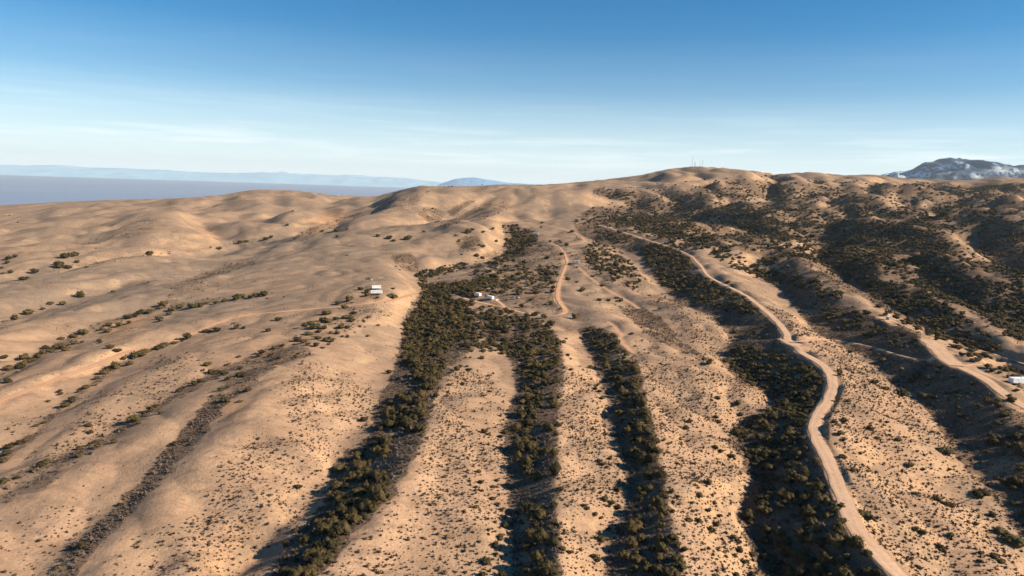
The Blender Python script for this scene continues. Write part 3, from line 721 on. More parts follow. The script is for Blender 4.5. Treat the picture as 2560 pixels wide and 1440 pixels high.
pale = blank()       # bare, bright sandy ground
for P_, v_ in (
  ([(0,975),(140,930),(290,880),(310,885),(230,920),(100,960),(0,1005)], 1),
  ([(1625,481),(1650,462),(1672,450),(1700,452),(1682,468),(1650,480)], 1),
  ([(1590,505),(1660,497),(1720,500),(1780,506),(1700,506),(1620,512)], .8),
  ([(1860,500),(1920,495),(1990,500),(2060,505),(1980,510),(1900,508)], .8),
  ([(1800,488),(1880,500),(1860,506),(1790,496)], .7),
  ([(1040,1180),(1080,1180),(1100,1240),(1050,1330),(940,1460),(790,1460),(870,1365),(960,1280)], .6),
  ([(1400,840),(1440,850),(1480,920),(1520,980),(1490,960),(1440,930),(1410,920)], .5),
  ([(2268,840),(2330,852),(2350,870),(2400,918),(2440,935),(2400,940),(2350,905),(2330,880)], .6),
  ([(2190,795),(2215,785),(2260,812),(2255,825),(2225,818)], .9),
  ([(2430,895),(2560,905),(2560,990),(2500,940),(2430,915)], .5),
  ([(1960,850),(2050,845),(2060,855),(1985,872)], .6),
  ([(560,1050),(640,1090),(560,1200),(430,1300),(480,1180)], .3),
  ([(700,920),(760,960),(860,1040),(860,1080),(760,1000)], .6),
  ([(600,1240),(680,1300),(600,1440),(420,1460),(480,1340)], .35),
  ([(1540,860),(1570,855),(1600,875),(1580,885),(1550,880)], .7),
): poly_fill(pale, P_, v_)
orange = blank()
for P_, v_ in (
  ([(770,565),(830,528),(880,530),(875,545),(820,565),(770,575)], 1),
  ([(275,800),(330,795),(400,790),(390,805),(330,830),(280,850),(250,840)], .5),
  ([(500,575),(555,575),(550,600),(520,600)], .6),
  ([(0,640),(80,620),(100,630),(20,645)], .6),
  ([(890,735),(960,720),(960,745),(900,755)], .6),
  ([(1180,790),(1240,770),(1280,790),(1200,800)], .4),
  ([(540,1010),(600,1000),(620,1030),(560,1060)], .5),
  ([(640,880),(740,870),(740,895),(660,905)], .5),
  ([(540,1320),(640,1280),(640,1440),(480,1440)], .35),
  ([(1250,500),(1290,530),(1260,535)], .3),
): poly_fill(orange, P_, v_)
olive = blank()      # greyer, greener dry grass
for P_, v_ in (
  ([(640,600),(1000,590),(960,640),(760,670),(640,680),(400,730),(640,760),(900,720),(940,700),(700,780),(400,790),(300,800),(0,780),(0,700),(400,660)], .6),
  ([(860,800),(960,770),(1010,800),(1000,860),(960,950),(940,1000),(900,960),(850,880)], .5),
  ([(1130,890),(1260,880),(1280,960),(1250,1050),(1200,930)], .5),
  ([(1420,760),(1560,800),(1540,850),(1420,800)], .5),
  ([(1600,830),(1700,900),(1640,905),(1590,870)], .6),
  ([(2130,870),(2200,935),(2300,1000),(2280,1010),(2200,960),(2110,900)], .9),
  ([(2230,1060),(2330,1060),(2400,1160),(2560,1370),(2560,1410),(2400,1230)], .8),
  ([(1620,1000),(1650,990),(1660,1060),(1640,1070)], .3),
  ([(1900,560),(1700,480),(1600,470),(1400,470),(1300,540),(1500,600)], .3),
  ([(560,985),(470,1060),(330,1180),(180,1300),(120,1370),(200,1270),(330,1150),(460,1030)], .6),
): poly_fill(olive, P_, v_)

wild = blank()       # the scrub country on the right
poly_fill(wild, [(1500,505),(1620,485),(1760,470),(1850,452),(1960,455),(2100,468),(2280,458),(2560,455),(2800,455),(2800,1000),(2560,900),(2330,820),(2200,770),(2050,700),(1900,640),(1620,590),(1460,560)], 1)
MASKS = {'wild': gauss(wild, 8), 'brush': gauss(brush, 1.6), 'trees': gauss(trees, 1.0), 'dots': gauss(dots, 5), 'pale': gauss(pale, 2.5),
         'orange': gauss(orange, 4), 'olive': gauss(olive, 8)}
def mask(name, x, y, z, wob=1.0):
    u, v = project(x, y, z)
    r = np.hypot(x, y)
    amp = 5.0 * wob * np.clip(400 / r, .15, 1.6)
    u = u + amp * 1.6 * perlin(x / 7 + 31, y / 7, 21); v = v + amp * perlin(x / 7, y / 7 + 17, 22)
    u, v = np.clip(u, 1, W_PX - 2), np.clip(v, 0, H_PX - 2)          # beyond the frame the cover goes on as at its edge
    a = np.clip(v / 2 + MOFF, 0, MH - 1.01); b = np.clip(u / 2 + MOFF, 0, MW - 1.01)
    i, j = a.astype(int), b.astype(int); fa, fb = a - i, b - j
    g = MASKS[name]
    return (g[i, j] * (1 - fb) + g[i, j + 1] * fb) * (1 - fa) + (g[i + 1, j] * (1 - fb) + g[i + 1, j + 1] * fb) * fa
# ------------------------------------------------------------------ materials
def new_mat(name, rough=1.0, spec=0.0):
    m = bpy.data.materials.new(name); m.use_nodes = True
    b = m.node_tree.nodes['Principled BSDF']
    b.inputs['Roughness'].default_value = rough
    b.inputs['Specular IOR Level'].default_value = spec
    return m, m.node_tree.nodes, m.node_tree.links, b

class NB:
    """small helper for node graphs"""
    def __init__(s, m): s.n, s.l = m.node_tree.nodes, m.node_tree.links
    def attr(s, name):
        a = s.n.new('ShaderNodeAttribute'); a.attribute_name = name; return a.outputs['Fac']
    def pos(s): return s.n.new('ShaderNodeNewGeometry').outputs['Position']
    def mapv(s, vec, scale):
        m = s.n.new('ShaderNodeMapping'); m.inputs['Scale'].default_value = scale; s.l.new(vec, m.inputs[0]); return m.outputs[0]
    def noise(s, vec, scale, detail=4, rough=.55, dist=0):
        t = s.n.new('ShaderNodeTexNoise'); s.l.new(vec, t.inputs['Vector'])
        t.inputs['Scale'].default_value = scale; t.inputs['Detail'].default_value = detail
        t.inputs['Roughness'].default_value = rough; t.inputs['Distortion'].default_value = dist; return t.outputs[0]
    def voro(s, vec, scale, rnd=1.0):
        t = s.n.new('ShaderNodeTexVoronoi'); s.l.new(vec, t.inputs['Vector']); t.inputs['Scale'].default_value = scale
        t.inputs['Randomness'].default_value = rnd; return t
    def ramp(s, f, a, b, lo=0.0, hi=1.0):
        r = s.n.new('ShaderNodeMapRange'); r.interpolation_type = 'SMOOTHSTEP'
        s.l.new(f, r.inputs[0])
        for k, v in ((1, a), (2, b), (3, lo), (4, hi)): r.inputs[k].default_value = v
        return r.outputs[0]
    def math(s, op, a, b=None):
        m = s.n.new('ShaderNodeMath'); m.operation = op
        for k, v in ((0, a), (1, b)):
            if v is None: continue
            if isinstance(v, (int, float)): m.inputs[k].default_value = v
            else: s.l.new(v, m.inputs[k])
        return m.outputs[0]
    def mix(s, f, a, b):
        m = s.n.new('ShaderNodeMix'); m.data_type = 'RGBA'
        if isinstance(f, (int, float)): m.inputs[0].default_value = f
        else: s.l.new(f, m.inputs[0])
        for k, v in ((6, a), (7, b)):
            if isinstance(v, tuple): m.inputs[k].default_value = v if len(v) == 4 else (*v, 1)
            else: s.l.new(v, m.inputs[k])
        return m.outputs[2]
    def bump(s, h, strength, dist, bsdf):
        b = s.n.new('ShaderNodeBump'); b.inputs['Strength'].default_value = strength; b.inputs['Distance'].default_value = dist
        s.l.new(h, b.inputs['Height']); s.l.new(b.outputs[0], bsdf.inputs['Normal'])

ground_mat, gn_, gl_, gb_ = new_mat('dry_grass_and_soil')
q = NB(ground_mat); P3 = q.pos()
n_big = q.noise(P3, 0.012, 5, .6); n_mid = q.noise(P3, 0.06, 5, .6); n_sm = q.noise(P3, 0.35, 6, .65); n_fine = q.noise(P3, 1.6, 4, .7)
n_streak = q.noise(q.mapv(P3, (0.25, .6, .6)), 0.35, 5, .7, .4)
c = q.mix(q.ramp(n_mid, .35, .68), (.385, .243, .153), (.465, .292, .182))
c = q.mix(q.ramp(n_sm, .42, .72, 0, .6), c, (.27, .175, .110))                       # weathered grass
c = q.mix(q.math('MULTIPLY', q.ramp(n_big, .42, .62), .45), c, (.28, .185, .120))
c = q.mix(q.math('MULTIPLY', q.attr('olive'), q.ramp(n_sm, .25, .6, .35, 1)), c, (.245, .190, .142))
c = q.mix(q.math('MULTIPLY', q.attr('pale'), q.ramp(n_sm, .2, .5, .5, 1)), c, (.60, .375, .225))
c = q.mix(q.math('MULTIPLY', q.attr('orange'), q.ramp(n_mid, .3, .6, .3, 1)), c, (.50, .25, .11))
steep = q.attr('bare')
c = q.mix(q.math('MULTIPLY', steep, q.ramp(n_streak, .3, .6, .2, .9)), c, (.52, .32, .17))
# brushy litter under the scrub, its colour darkened to deepen the gully shade
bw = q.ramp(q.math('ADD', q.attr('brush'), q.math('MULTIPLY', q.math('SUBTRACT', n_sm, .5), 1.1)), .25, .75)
shade_litter = q.mix(q.ramp(n_fine, .35, .65), (.055, .037, .026), (.125, .085, .060))
c = q.mix(q.math('MULTIPLY', bw, .9), c, shade_litter)
# small brush too far away to stand out as plants
vfar = q.voro(q.mapv(P3, (1, 1, .3)), 0.42)
spot = q.ramp(vfar.outputs['Distance'], .22, .40, 1, 0)
keep = q.ramp(q.n.new('ShaderNodeSeparateColor').outputs[0], .5, .5) if False else None
sc = q.n.new('ShaderNodeSeparateColor'); q.l.new(vfar.outputs['Color'], sc.inputs[0])
gate = q.math('LESS_THAN', sc.outputs[0], q.attr('fardots'))
c = q.mix(q.math('MULTIPLY', q.math('MULTIPLY', spot, gate), .8), c, (.10, .068, .048))
# tiny tufts all over the grassland
vt = q.voro(q.mapv(P3, (1, 1, .4)), 0.9)
tuft = q.math('MULTIPLY', q.ramp(vt.outputs['Distance'], .10, .34, 1, 0), q.ramp(n_mid, .45, .62, 0.0, .55))
c = q.mix(tuft, c, (.20, .135, .085))
c = q.mix(q.ramp(q.noise(q.mapv(P3, (.5, 1.4, 1)), .16, 6, .72), .46, .62, 0, .55), c, (.235, .155, .098))
c = q.mix(q.ramp(q.noise(P3, .035, 6, .7), .52, .64, 0, .55), c, (.50, .33, .195))
c = q.mix(q.ramp(n_fine, .38, .66, 0, .5), c, (.22, .14, .085))
c = q.mix(q.ramp(q.noise(q.mapv(P3, (.7, .25, 1)), .05, 7, .75, .6), .50, .62, 0, .5), c, (.205, .150, .108))
c = q.mix(q.attr('road'), c, (.50, .29, .17))
q.l.new(c, gb_.inputs['Base Color'])
q.bump(q.math('ADD', q.math('MULTIPLY', n_sm, 1.0), q.math('MULTIPLY', n_fine, .35)), .5, .9, gb_)

def dirt_mat(name, ca, cb, cc):
  global q, P3
  road_mat, _, _, rb_ = new_mat(name)
  q = NB(road_mat); P3 = q.pos()
  ac = q.attr('across')
  rut = q.math('SUBTRACT', 1.0, q.ramp(q.math('ABSOLUTE', q.math('SUBTRACT', q.math('ABSOLUTE', ac), .42)), .0, .22, 0, 1))
  nn = q.noise(P3, .8, 5, .65); nb = q.noise(P3, .12, 4, .6)
  c = q.mix(q.ramp(nb, .35, .65), ca, cb)
  c = q.mix(q.math('MULTIPLY', rut, .55), c, cc)
  c = q.mix(q.ramp(nn, .4, .8, 0, .5), c, (.36, .20, .11))
  edge = q.ramp(q.math('ADD', q.math('ABSOLUTE', ac), q.math('MULTIPLY', q.math('SUBTRACT', nn, .5), .5)), .8, 1.0, 0, .8)
  c = q.mix(edge, c, (.38, .235, .135))
  q.l.new(c, rb_.inputs['Base Color']); q.bump(nn, .3, .3, rb_)
  return road_mat
road_mat = dirt_mat('packed_dirt', (.58, .385, .25), (.50, .32, .20), (.64, .43, .29))
red_dirt = dirt_mat('reddish_dirt', (.57, .33, .19), (.49, .275, .155), (.65, .41, .25))

def put_mesh(name, co, faces, mat, attrs=None, smooth=True, parent=None):
    me = bpy.data.meshes.new(name)
    co = np.asarray(co, np.float32); faces = np.asarray(faces, np.int32); k = faces.shape[1]
    me.vertices.add(len(co)); me.vertices.foreach_set('co', co.ravel())
    me.loops.add(faces.size); me.loops.foreach_set('vertex_index', faces.ravel())
    me.polygons.add(len(faces)); me.polygons.foreach_set('loop_start', np.arange(0, faces.size, k, dtype=np.int32))
    me.polygons.foreach_set('use_smooth', np.full(len(faces), smooth))
    me.update(calc_edges=True)
    for kk, a in (attrs or {}).items():
        at = me.attributes.new(kk, 'FLOAT', 'POINT'); at.data.foreach_set('value', np.asarray(a, np.float32).ravel())
    if mat: me.materials.append(mat)
    o = bpy.data.objects.new(name, me); COL.objects.link(o)
    if parent: o.parent = parent
    return o
def grid_faces(nr, nt):
    idx = np.arange(nr * nt).reshape(nr, nt)
    return np.stack([idx[:-1, :-1], idx[:-1, 1:], idx[1:, 1:], idx[1:, :-1]], -1).reshape(-1, 4)[:, ::-1]

# small shape under the brush: rills on the steep, sunlit banks
gxx = np.gradient(Z2, axis=1) / (R2 * MT)
gyy = np.gradient(Z2, axis=0) / (R2 * np.gradient(L2, axis=0))
slope = np.hypot(gxx, gyy)
at_ = {k: mask(k, X2, Y2, Z2) for k in ('brush', 'dots', 'pale', 'orange', 'olive')}
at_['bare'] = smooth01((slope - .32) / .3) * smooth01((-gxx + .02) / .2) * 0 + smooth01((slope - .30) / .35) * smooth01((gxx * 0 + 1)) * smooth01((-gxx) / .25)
at_['road'] = roadmask
at_['fardots'] = at_['dots'] * smooth01((R2 - 330) / 160) * .8 + .60 * smooth01((R2 - 600) / 400) * smooth01((perlin(X2 / 120, Y2 / 120, 31) + .1) / .4)
_wx = X2 + 45 * perlin(X2 / 210, Y2 / 210, 13); _wy = Y2 + 45 * perlin(X2 / 210, Y2 / 210, 14)
drain = np.maximum(1 - crease(_wx, _wy, 190, 15) / .22, .8 * (1 - crease(_wx, _wy, 80, 16) / .22)).clip(0, 1) * smooth01((R2 - 500) / 400)
rightside = mask('wild', X2, Y2, Z2)
west = np.clip(gauss(gxx, 2) * 4, -1, 1)
at_['olive'] = np.clip(at_['olive'] + .62 * smooth01((Y2 - 330) / 350) + .15 * west, 0, 1)
at_['pale'] = np.clip(at_['pale'] + .5 * (1 - smooth01((Y2 - 300) / 300)) * (.6 + .8 * perlin(X2 / 22, Y2 / 22, 45)), 0, 1)
at_['brush'] = np.clip(at_['brush'] + drain * (.24 + .45 * rightside) * .8 + rightside * smooth01((R2 - 650) / 300) * (.75 + .45 * west), 0, 1)
at_['brush'] = at_['brush'] * (1 - roadmask)
WEST = west
land = put_mesh('terrain', np.stack([X2, Y2, Z2], -1).reshape(-1, 3), grid_faces(*X2.shape), ground_mat, at_)
land['kind'] = 'structure'

def ribbon(name, X, Y, Z, w, mat, lift=.06):
    dx, dy = np.gradient(X), np.gradient(Y); L_ = np.hypot(dx, dy); nx, ny = -dy / L_, dx / L_
    ks = np.linspace(-1, 1, 9); co = []; ac = []
    wob = 1 + .28 * perlin(np.arange(len(X)) / 6.0, np.zeros(len(X)) + 3.3, 41)
    wob2 = 1 + .28 * perlin(np.arange(len(X)) / 6.0, np.zeros(len(X)) + 9.3, 42)
    for k in ks:
        ww = w / 2 * k * (wob if k < 0 else wob2) * road_taper(np.hypot(X, Y))
        px, py = X + nx * ww, Y + ny * ww
        r = np.hypot(px, py)
        pz = np.maximum(H(px, py), Z - .12) + lift + .12 + r * .00025 - .10 * (abs(k) > .9)
        co.append(np.stack([px, py, pz], -1)); ac.append(np.full(len(X), k))
    o = put_mesh(name, np.stack(co).reshape(-1, 3), grid_faces(9, len(X)), mat, {'across': np.concatenate(ac)})
    o['kind'] = 'structure'
    return o
RN = {'main': 'dirt_road', 'left': 'dirt_road', 'centre': 'dirt_road', 'branch': 'dirt_track', 'upper': 'dirt_track', 'trail': 'dirt_track',
      'pad': 'graded_pad', 'right': 'dirt_road', 'right2': 'dirt_track', 'right3': 'dirt_track', 'tank': 'graded_pad', 'junction': 'graded_pad', 'ridge': 'dirt_track',
      'loop': 'dirt_track', 'spur': 'dirt_track'}
for k, (X, Y, Z, wd) in road_pts.items():
    if k in ('ridge', 'loop', 'spur', 'upper'): continue        # faint tracks: colour of the ground only
    ribbon(RN[k], X, Y, Z, wd, red_dirt if k in ('left', 'centre', 'branch') else road_mat)

# ------------------------------------------------------------------ far valley and mountains
smog_plain_mat, _, _, pb_ = new_mat('valley_smog_tint')
q = NB(smog_plain_mat); P3 = q.pos()
c = q.mix(q.ramp(q.noise(q.mapv(P3, (1, .35, 1)), .00035, 5, .6), .35, .7), (.185, .245, .35), (.21, .265, .36))  # mauve-blue of the valley smog put into the surface colour
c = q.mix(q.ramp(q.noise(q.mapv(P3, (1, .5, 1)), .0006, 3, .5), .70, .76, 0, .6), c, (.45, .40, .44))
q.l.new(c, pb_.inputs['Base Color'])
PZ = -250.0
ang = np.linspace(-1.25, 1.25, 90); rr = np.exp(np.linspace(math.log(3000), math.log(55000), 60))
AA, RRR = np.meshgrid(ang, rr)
smog_plain = put_mesh('valley_smog_plain', np.stack([RRR * np.sin(AA), RRR * np.cos(AA), PZ + 0 * AA], -1).reshape(-1, 3), grid_faces(*AA.shape), smog_plain_mat)  # opaque matte sheet standing in for the smog top
smog_plain['kind'] = 'structure'
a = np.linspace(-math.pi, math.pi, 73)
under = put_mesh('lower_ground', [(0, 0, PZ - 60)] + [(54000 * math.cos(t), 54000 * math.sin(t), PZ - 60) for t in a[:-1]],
                 [(0, k + 1, (k + 1) % 72 + 1) for k in range(72)], smog_plain_mat, smooth=False)
under['kind'] = 'structure'

def range_mesh(name, prof, dist, depth, base_z, mat, seed, rough, nx=420, ny=60):
    """a mountain range: skyline points (u, v) met at a distance give real heights"""
    us = np.array([p[0] for p in prof], float); vs = np.array([p[1] for p in prof], float)
    uu = np.linspace(us[0], us[-1], nx); vv = np.interp(uu, us, vs)
    k = np.hanning(9); k /= k.sum(); vv = np.convolve(np.pad(vv, 4, mode='edge'), k, 'valid')
    dx, dy, dz = ray_dir(uu, vv)
    zt = CAM[2] + dz * dist
    t = np.linspace(-1, 1, ny)
    Xg, Yg, Zg = [], [], []
    for j in t:
        d = dist + depth * j
        x, y = dx * d, dy * d
        s = 1 - abs(j) ** 1.25
        rdg = 1 - np.abs(perlin(x / (depth * .55), y / (depth * .9), seed)) * 2.4
        rd2 = 1 - np.abs(perlin(x / (depth * .2), y / (depth * .34), seed + 1)) * 2.4
        rd3 = perlin(x / (depth * .07), y / (depth * .1), seed + 2)
        m = (abs(j) ** .6)
        hgt = (zt - base_z) * (s + rough * m * (1 - abs(j)) * ((rdg - .4) + .5 * (rd2 - .4)) + rough * .18 * rd3 * (.3 + m) * (abs(j) < .97) * (1 - abs(j)) )
        hgt += (zt - base_z) * .02 * perlin(x / (depth * .05), y / (depth * .05), seed + 4) * (1 - abs(j))
        Xg.append(x); Yg.append(y); Zg.append(base_z + hgt)
    o = put_mesh(name, np.stack([np.stack(Xg), np.stack(Yg), np.stack(Zg)], -1).reshape(-1, 3), grid_faces(ny, nx), mat)
    return o

mount_mat, _, _, mb_ = new_mat('haze_blue_forest_with_snow')
q = NB(mount_mat); P3 = q.pos()
geo = q.n.new('ShaderNodeNewGeometry')
sepn = q.n.new('ShaderNodeSeparateXYZ'); q.l.new(geo.outputs['Normal'], sepn.inputs[0])
nA = q.noise(P3, .0016, 6, .65); nB = q.noise(q.mapv(P3, (1.4, .5, 1)), .006, 7, .8); nC = q.noise(q.mapv(P3, (1, .5, 1)), .022, 5, .8)
c = q.mix(q.ramp(nB, .4, .6), (.018, .065, .125), (.040, .090, .14))  # forest colour blued to carry the haze in front of it
sepp = q.n.new('ShaderNodeSeparateXYZ'); q.l.new(P3, sepp.inputs[0])
low = q.ramp(sepp.outputs[2], 330, 480, 1, 0)
c = q.mix(q.math('MULTIPLY', low, .55), c, (.20, .155, .13))
snow = q.math('MULTIPLY', q.ramp(nA, .50, .60), q.ramp(q.math('ADD', q.math('MULTIPLY', nB, .4), q.math('MULTIPLY', nC, .6)), .53, .56))
c = q.mix(q.math('MULTIPLY', snow, .85), c, (.85, .85, .88))
c = q.mix(q.math('MULTIPLY', q.attr('snow'), q.ramp(q.math('ADD', q.math('MULTIPLY', nB, .3), q.math('MULTIPLY', nC, .7)), .475, .505)), c, (.88, .87, .88))
q.l.new(c, mb_.inputs['Base Color']); q.bump(nB, .6, 60, mb_)
MOUNT = [(2120,446),(2180,441),(2230,436),(2280,426),(2320,411),(2345,403),(2400,402),(2440,403),(2480,402),(2510,409),(2560,413),(2660,420),(2800,414),(3000,425),(3300,440)]
mnt = range_mesh('snowy_mountain', MOUNT, 12500, 2600, -60, mount_mat, 51, .60, 640, 110)
mnt['kind'] = 'structure'
co = np.empty(len(mnt.data.vertices) * 3, np.float32); mnt.data.vertices.foreach_get('co', co); co = co.reshape(-1, 3)
mu, mv = project(co[:, 0], co[:, 1], co[:, 2])
sn = np.zeros(len(co))
for cx, cy, rx, ry, a_ in ((2358,416,18,6,1),(2392,414,12,7,.8),(2418,415,6,7,.8),(2250,437,55,7,1.2),(2295,438,30,8,1),(2380,434,30,5,.5),(2440,440,24,8,.6),(2500,425,30,8,.6),(2540,432,24,10,.7),(2210,438,30,4,1.2),(2400,406,20,3,.5)):
    sn = np.maximum(sn, a_ * np.clip(1.5 - np.hypot((mu - cx) / rx, (mv - cy) / ry), 0, 1))
sa = mnt.data.attributes.new('snow', 'FLOAT', 'POINT'); sa.data.foreach_set('value', sn.astype(np.float32))

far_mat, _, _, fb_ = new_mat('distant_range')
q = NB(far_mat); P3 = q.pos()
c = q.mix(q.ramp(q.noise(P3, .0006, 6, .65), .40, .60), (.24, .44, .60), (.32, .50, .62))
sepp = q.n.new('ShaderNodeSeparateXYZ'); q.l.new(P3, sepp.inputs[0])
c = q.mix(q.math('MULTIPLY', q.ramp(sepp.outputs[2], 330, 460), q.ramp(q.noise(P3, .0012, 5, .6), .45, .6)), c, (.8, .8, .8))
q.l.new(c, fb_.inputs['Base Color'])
FAR1 = [(-700,408),(-300,412),(0,411),(60,413),(120,412),(180,414),(205,417),(300,420),(400,424),(470,429),(520,431),(600,432),(660,430),(700,429),(760,435),(830,436),(900,438),(960,442),(1020,446),(1070,452),(1110,456),(1130,466),(1500,480)]
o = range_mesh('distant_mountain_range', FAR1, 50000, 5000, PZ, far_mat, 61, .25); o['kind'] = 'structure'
FAR2 = [(1080,470),(1110,456),(1140,447),(1160,444.5),(1190,444),(1220,449),(1260,455),(1300,458),(1345,460),(1500,468),(1700,490)]
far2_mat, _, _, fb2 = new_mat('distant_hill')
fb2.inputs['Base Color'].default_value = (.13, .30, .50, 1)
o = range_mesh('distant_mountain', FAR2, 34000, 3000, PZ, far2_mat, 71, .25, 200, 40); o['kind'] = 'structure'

# ------------------------------------------------------------------ air
hz_mat = bpy.data.materials.new('haze'); hz_mat.use_nodes = True
hn = hz_mat.node_tree.nodes; hl = hz_mat.node_tree.links; hn.clear()
ho = hn.new('ShaderNodeOutputMaterial'); hv = hn.new('ShaderNodeVolumePrincipled')
hv.inputs['Color'].default_value = (.80, .93, 1.0, 1)
hv.inputs['Density'].default_value = 1.8e-5
hv.inputs['Anisotropy'].default_value = 0.0
hl.new(hv.outputs[0], ho.inputs['Volume'])
def box_mesh(name, x0, x1, y0, y1, z0, z1, mat, parent=None, smooth=False):
    co = [(x, y, z) for z in (z0, z1) for y in (y0, y1) for x in (x0, x1)]
    fs = [(0, 2, 3, 1), (4, 5, 7, 6), (0, 1, 5, 4), (2, 6, 7, 3), (0, 4, 6, 2), (1, 3, 7, 5)]
    return put_mesh(name, co, fs, mat, smooth=smooth, parent=parent)
haze = box_mesh('haze', -56500, 56500, -56500, 56500, PZ - 65, 1250, hz_mat)
haze['kind'] = 'stuff'
# ------------------------------------------------------------------ plants
def leaf_mat(name, a, b, trans=0.0):
    m, n_, l_, bs = new_mat(name, .85, .15)
    k = NB(m)
    oi = n_.new('ShaderNodeObjectInfo')
    ng = k.noise(k.pos(), 1.1, 3, .6)
    f = k.math('ADD', k.math('MULTIPLY', oi.outputs['Random'], .65), k.math('MULTIPLY', ng, .45))
    c = k.mix(k.ramp(f, .2, .9), a, b)
    l_.new(c, bs.inputs['Base Color'])
    return m
tree_leaf = leaf_mat('evergreen_leaves', (.036, .029, .011), (.090, .062, .022))
bush_leaf = leaf_mat('scrub_leaves', (.050, .042, .016), (.105, .082, .032))
grey_leaf = leaf_mat('sage_leaves', (.100, .072, .054), (.200, .145, .108))
dot_leaf = leaf_mat('dry_brush_leaves', (.055, .036, .024), (.115, .078, .050))
bark, _, _, kb = new_mat('bark'); kb.inputs['Base Color'].default_value = (.07, .05, .035, 1)

def ico(sub):
    import bmesh
    bm = bmesh.new(); bmesh.ops.create_icosphere(bm, subdivisions=sub, radius=1)
    v = np.array([w.co[:] for w in bm.verts]); f = np.array([[w.index for w in g.verts] for g in bm.faces]); bm.free()
    return v, f
ICO1, ICO2 = ico(1), ico(2)

def crown_mesh(name, seed, mat, h=.62, lobes=7, leaves=420, lsize=.085, spread=.5):
    """crown one metre wide: dark lobed mass with many small leaf clumps standing out of it"""
    r = np.random.default_rng(seed); V, Fc = [], []; nv = 0
    L = []
    for k in range(lobes):
        a = r.random() * 2 * math.pi; d = spread * .5 * math.sqrt(r.random()) * 1.15 if k else 0
        s = r.uniform(.20, .30) if k else .34
        L.append((d * math.cos(a), d * math.sin(a), h * (.42 + r.uniform(-.12, .22) * (1 - d)), s, s * r.uniform(.75, 1.0) * h / .62))
    for (x, y, z, s, sz) in L:
        v, f = ICO1
        w = v * (1 + .22 * r.standard_normal((len(v), 1)))
        V.append(w * (s * .86, s * .86, sz * .86) + (x, y, z)); Fc.append(f + nv); nv += len(v)
    per = leaves // lobes
    for (x, y, z, s, sz) in L:
        d = r.standard_normal((per, 3)); d /= np.linalg.norm(d, axis=1)[:, None]; d[:, 2] = np.where(d[:, 2] < -.3, -d[:, 2] * .5, d[:, 2])
        c = d * (s, s, sz) * r.uniform(.82, 1.16, (per, 1)) + (x, y, z)
        n1 = np.cross(d, r.standard_normal((per, 3))); n1 /= np.linalg.norm(n1, axis=1)[:, None]
        n2 = np.cross(d, n1)
        n1 += d * r.uniform(-.6, .6, (per, 1)); n2 += d * r.uniform(-.6, .6, (per, 1))
        sz_ = lsize * r.uniform(.5, 1.15, (per, 1))
        tri = np.stack([c - n1 * sz_ * .6, c + n1 * sz_ * .6 + n2 * sz_ * .15, c + n2 * sz_ + d * sz_ * .3], 1).reshape(-1, 3)
        V.append(tri); Fc.append(np.arange(per * 3).reshape(-1, 3) + nv); nv += per * 3
    V = np.concatenate(V); V[:, 2] = np.maximum(V[:, 2], .02)
    me = bpy.data.meshes.new(name)
    Fc = np.concatenate(Fc).astype(np.int32)
    me.vertices.add(len(V)); me.vertices.foreach_set('co', V.astype(np.float32).ravel())
    me.loops.add(Fc.size); me.loops.foreach_set('vertex_index', Fc.ravel())
    me.polygons.add(len(Fc)); me.polygons.foreach_set('loop_start', np.arange(0, Fc.size, 3, dtype=np.int32))
    me.update(calc_edges=True); me.materials.append(mat)
    return me

def trunk_mesh(name, seed):
    """short forked trunk with limbs, for a crown one metre wide"""
    r = np.random.default_rng(seed); V, Fc = [], []; nv = 0
    def limb(p, q, ra, rb):
        nonlocal nv
        p, q = np.array(p), np.array(q); d = (q - p) / np.linalg.norm(q - p)
        n1 = np.cross(d, (0.3, .9, .1)); n1 /= np.linalg.norm(n1); n2 = np.cross(d, n1)
        for c, rad in ((p, ra), (q, rb)):
            for k in range(6):
                a = k * math.pi / 3; V.append(c + rad * (n1 * math.cos(a) + n2 * math.sin(a)))
        for k in range(6):
            a, b = nv + k, nv + (k + 1) % 6; Fc.append((a, b, b + 6)); Fc.append((a, b + 6, a + 6))
        nv += 12
    top = (r.uniform(-.03, .03), r.uniform(-.03, .03), .16)
    limb((0, 0, -.12), top, .035, .026)
    for k in range(4):
        a = k * math.pi / 2 + r.random(); e = (.24 * math.cos(a), .24 * math.sin(a), r.uniform(.32, .46)); limb(top, e, .02, .008)
    me = bpy.data.meshes.new(name); me.from_pydata([tuple(v) for v in V], [], Fc); me.materials.append(bark); return me

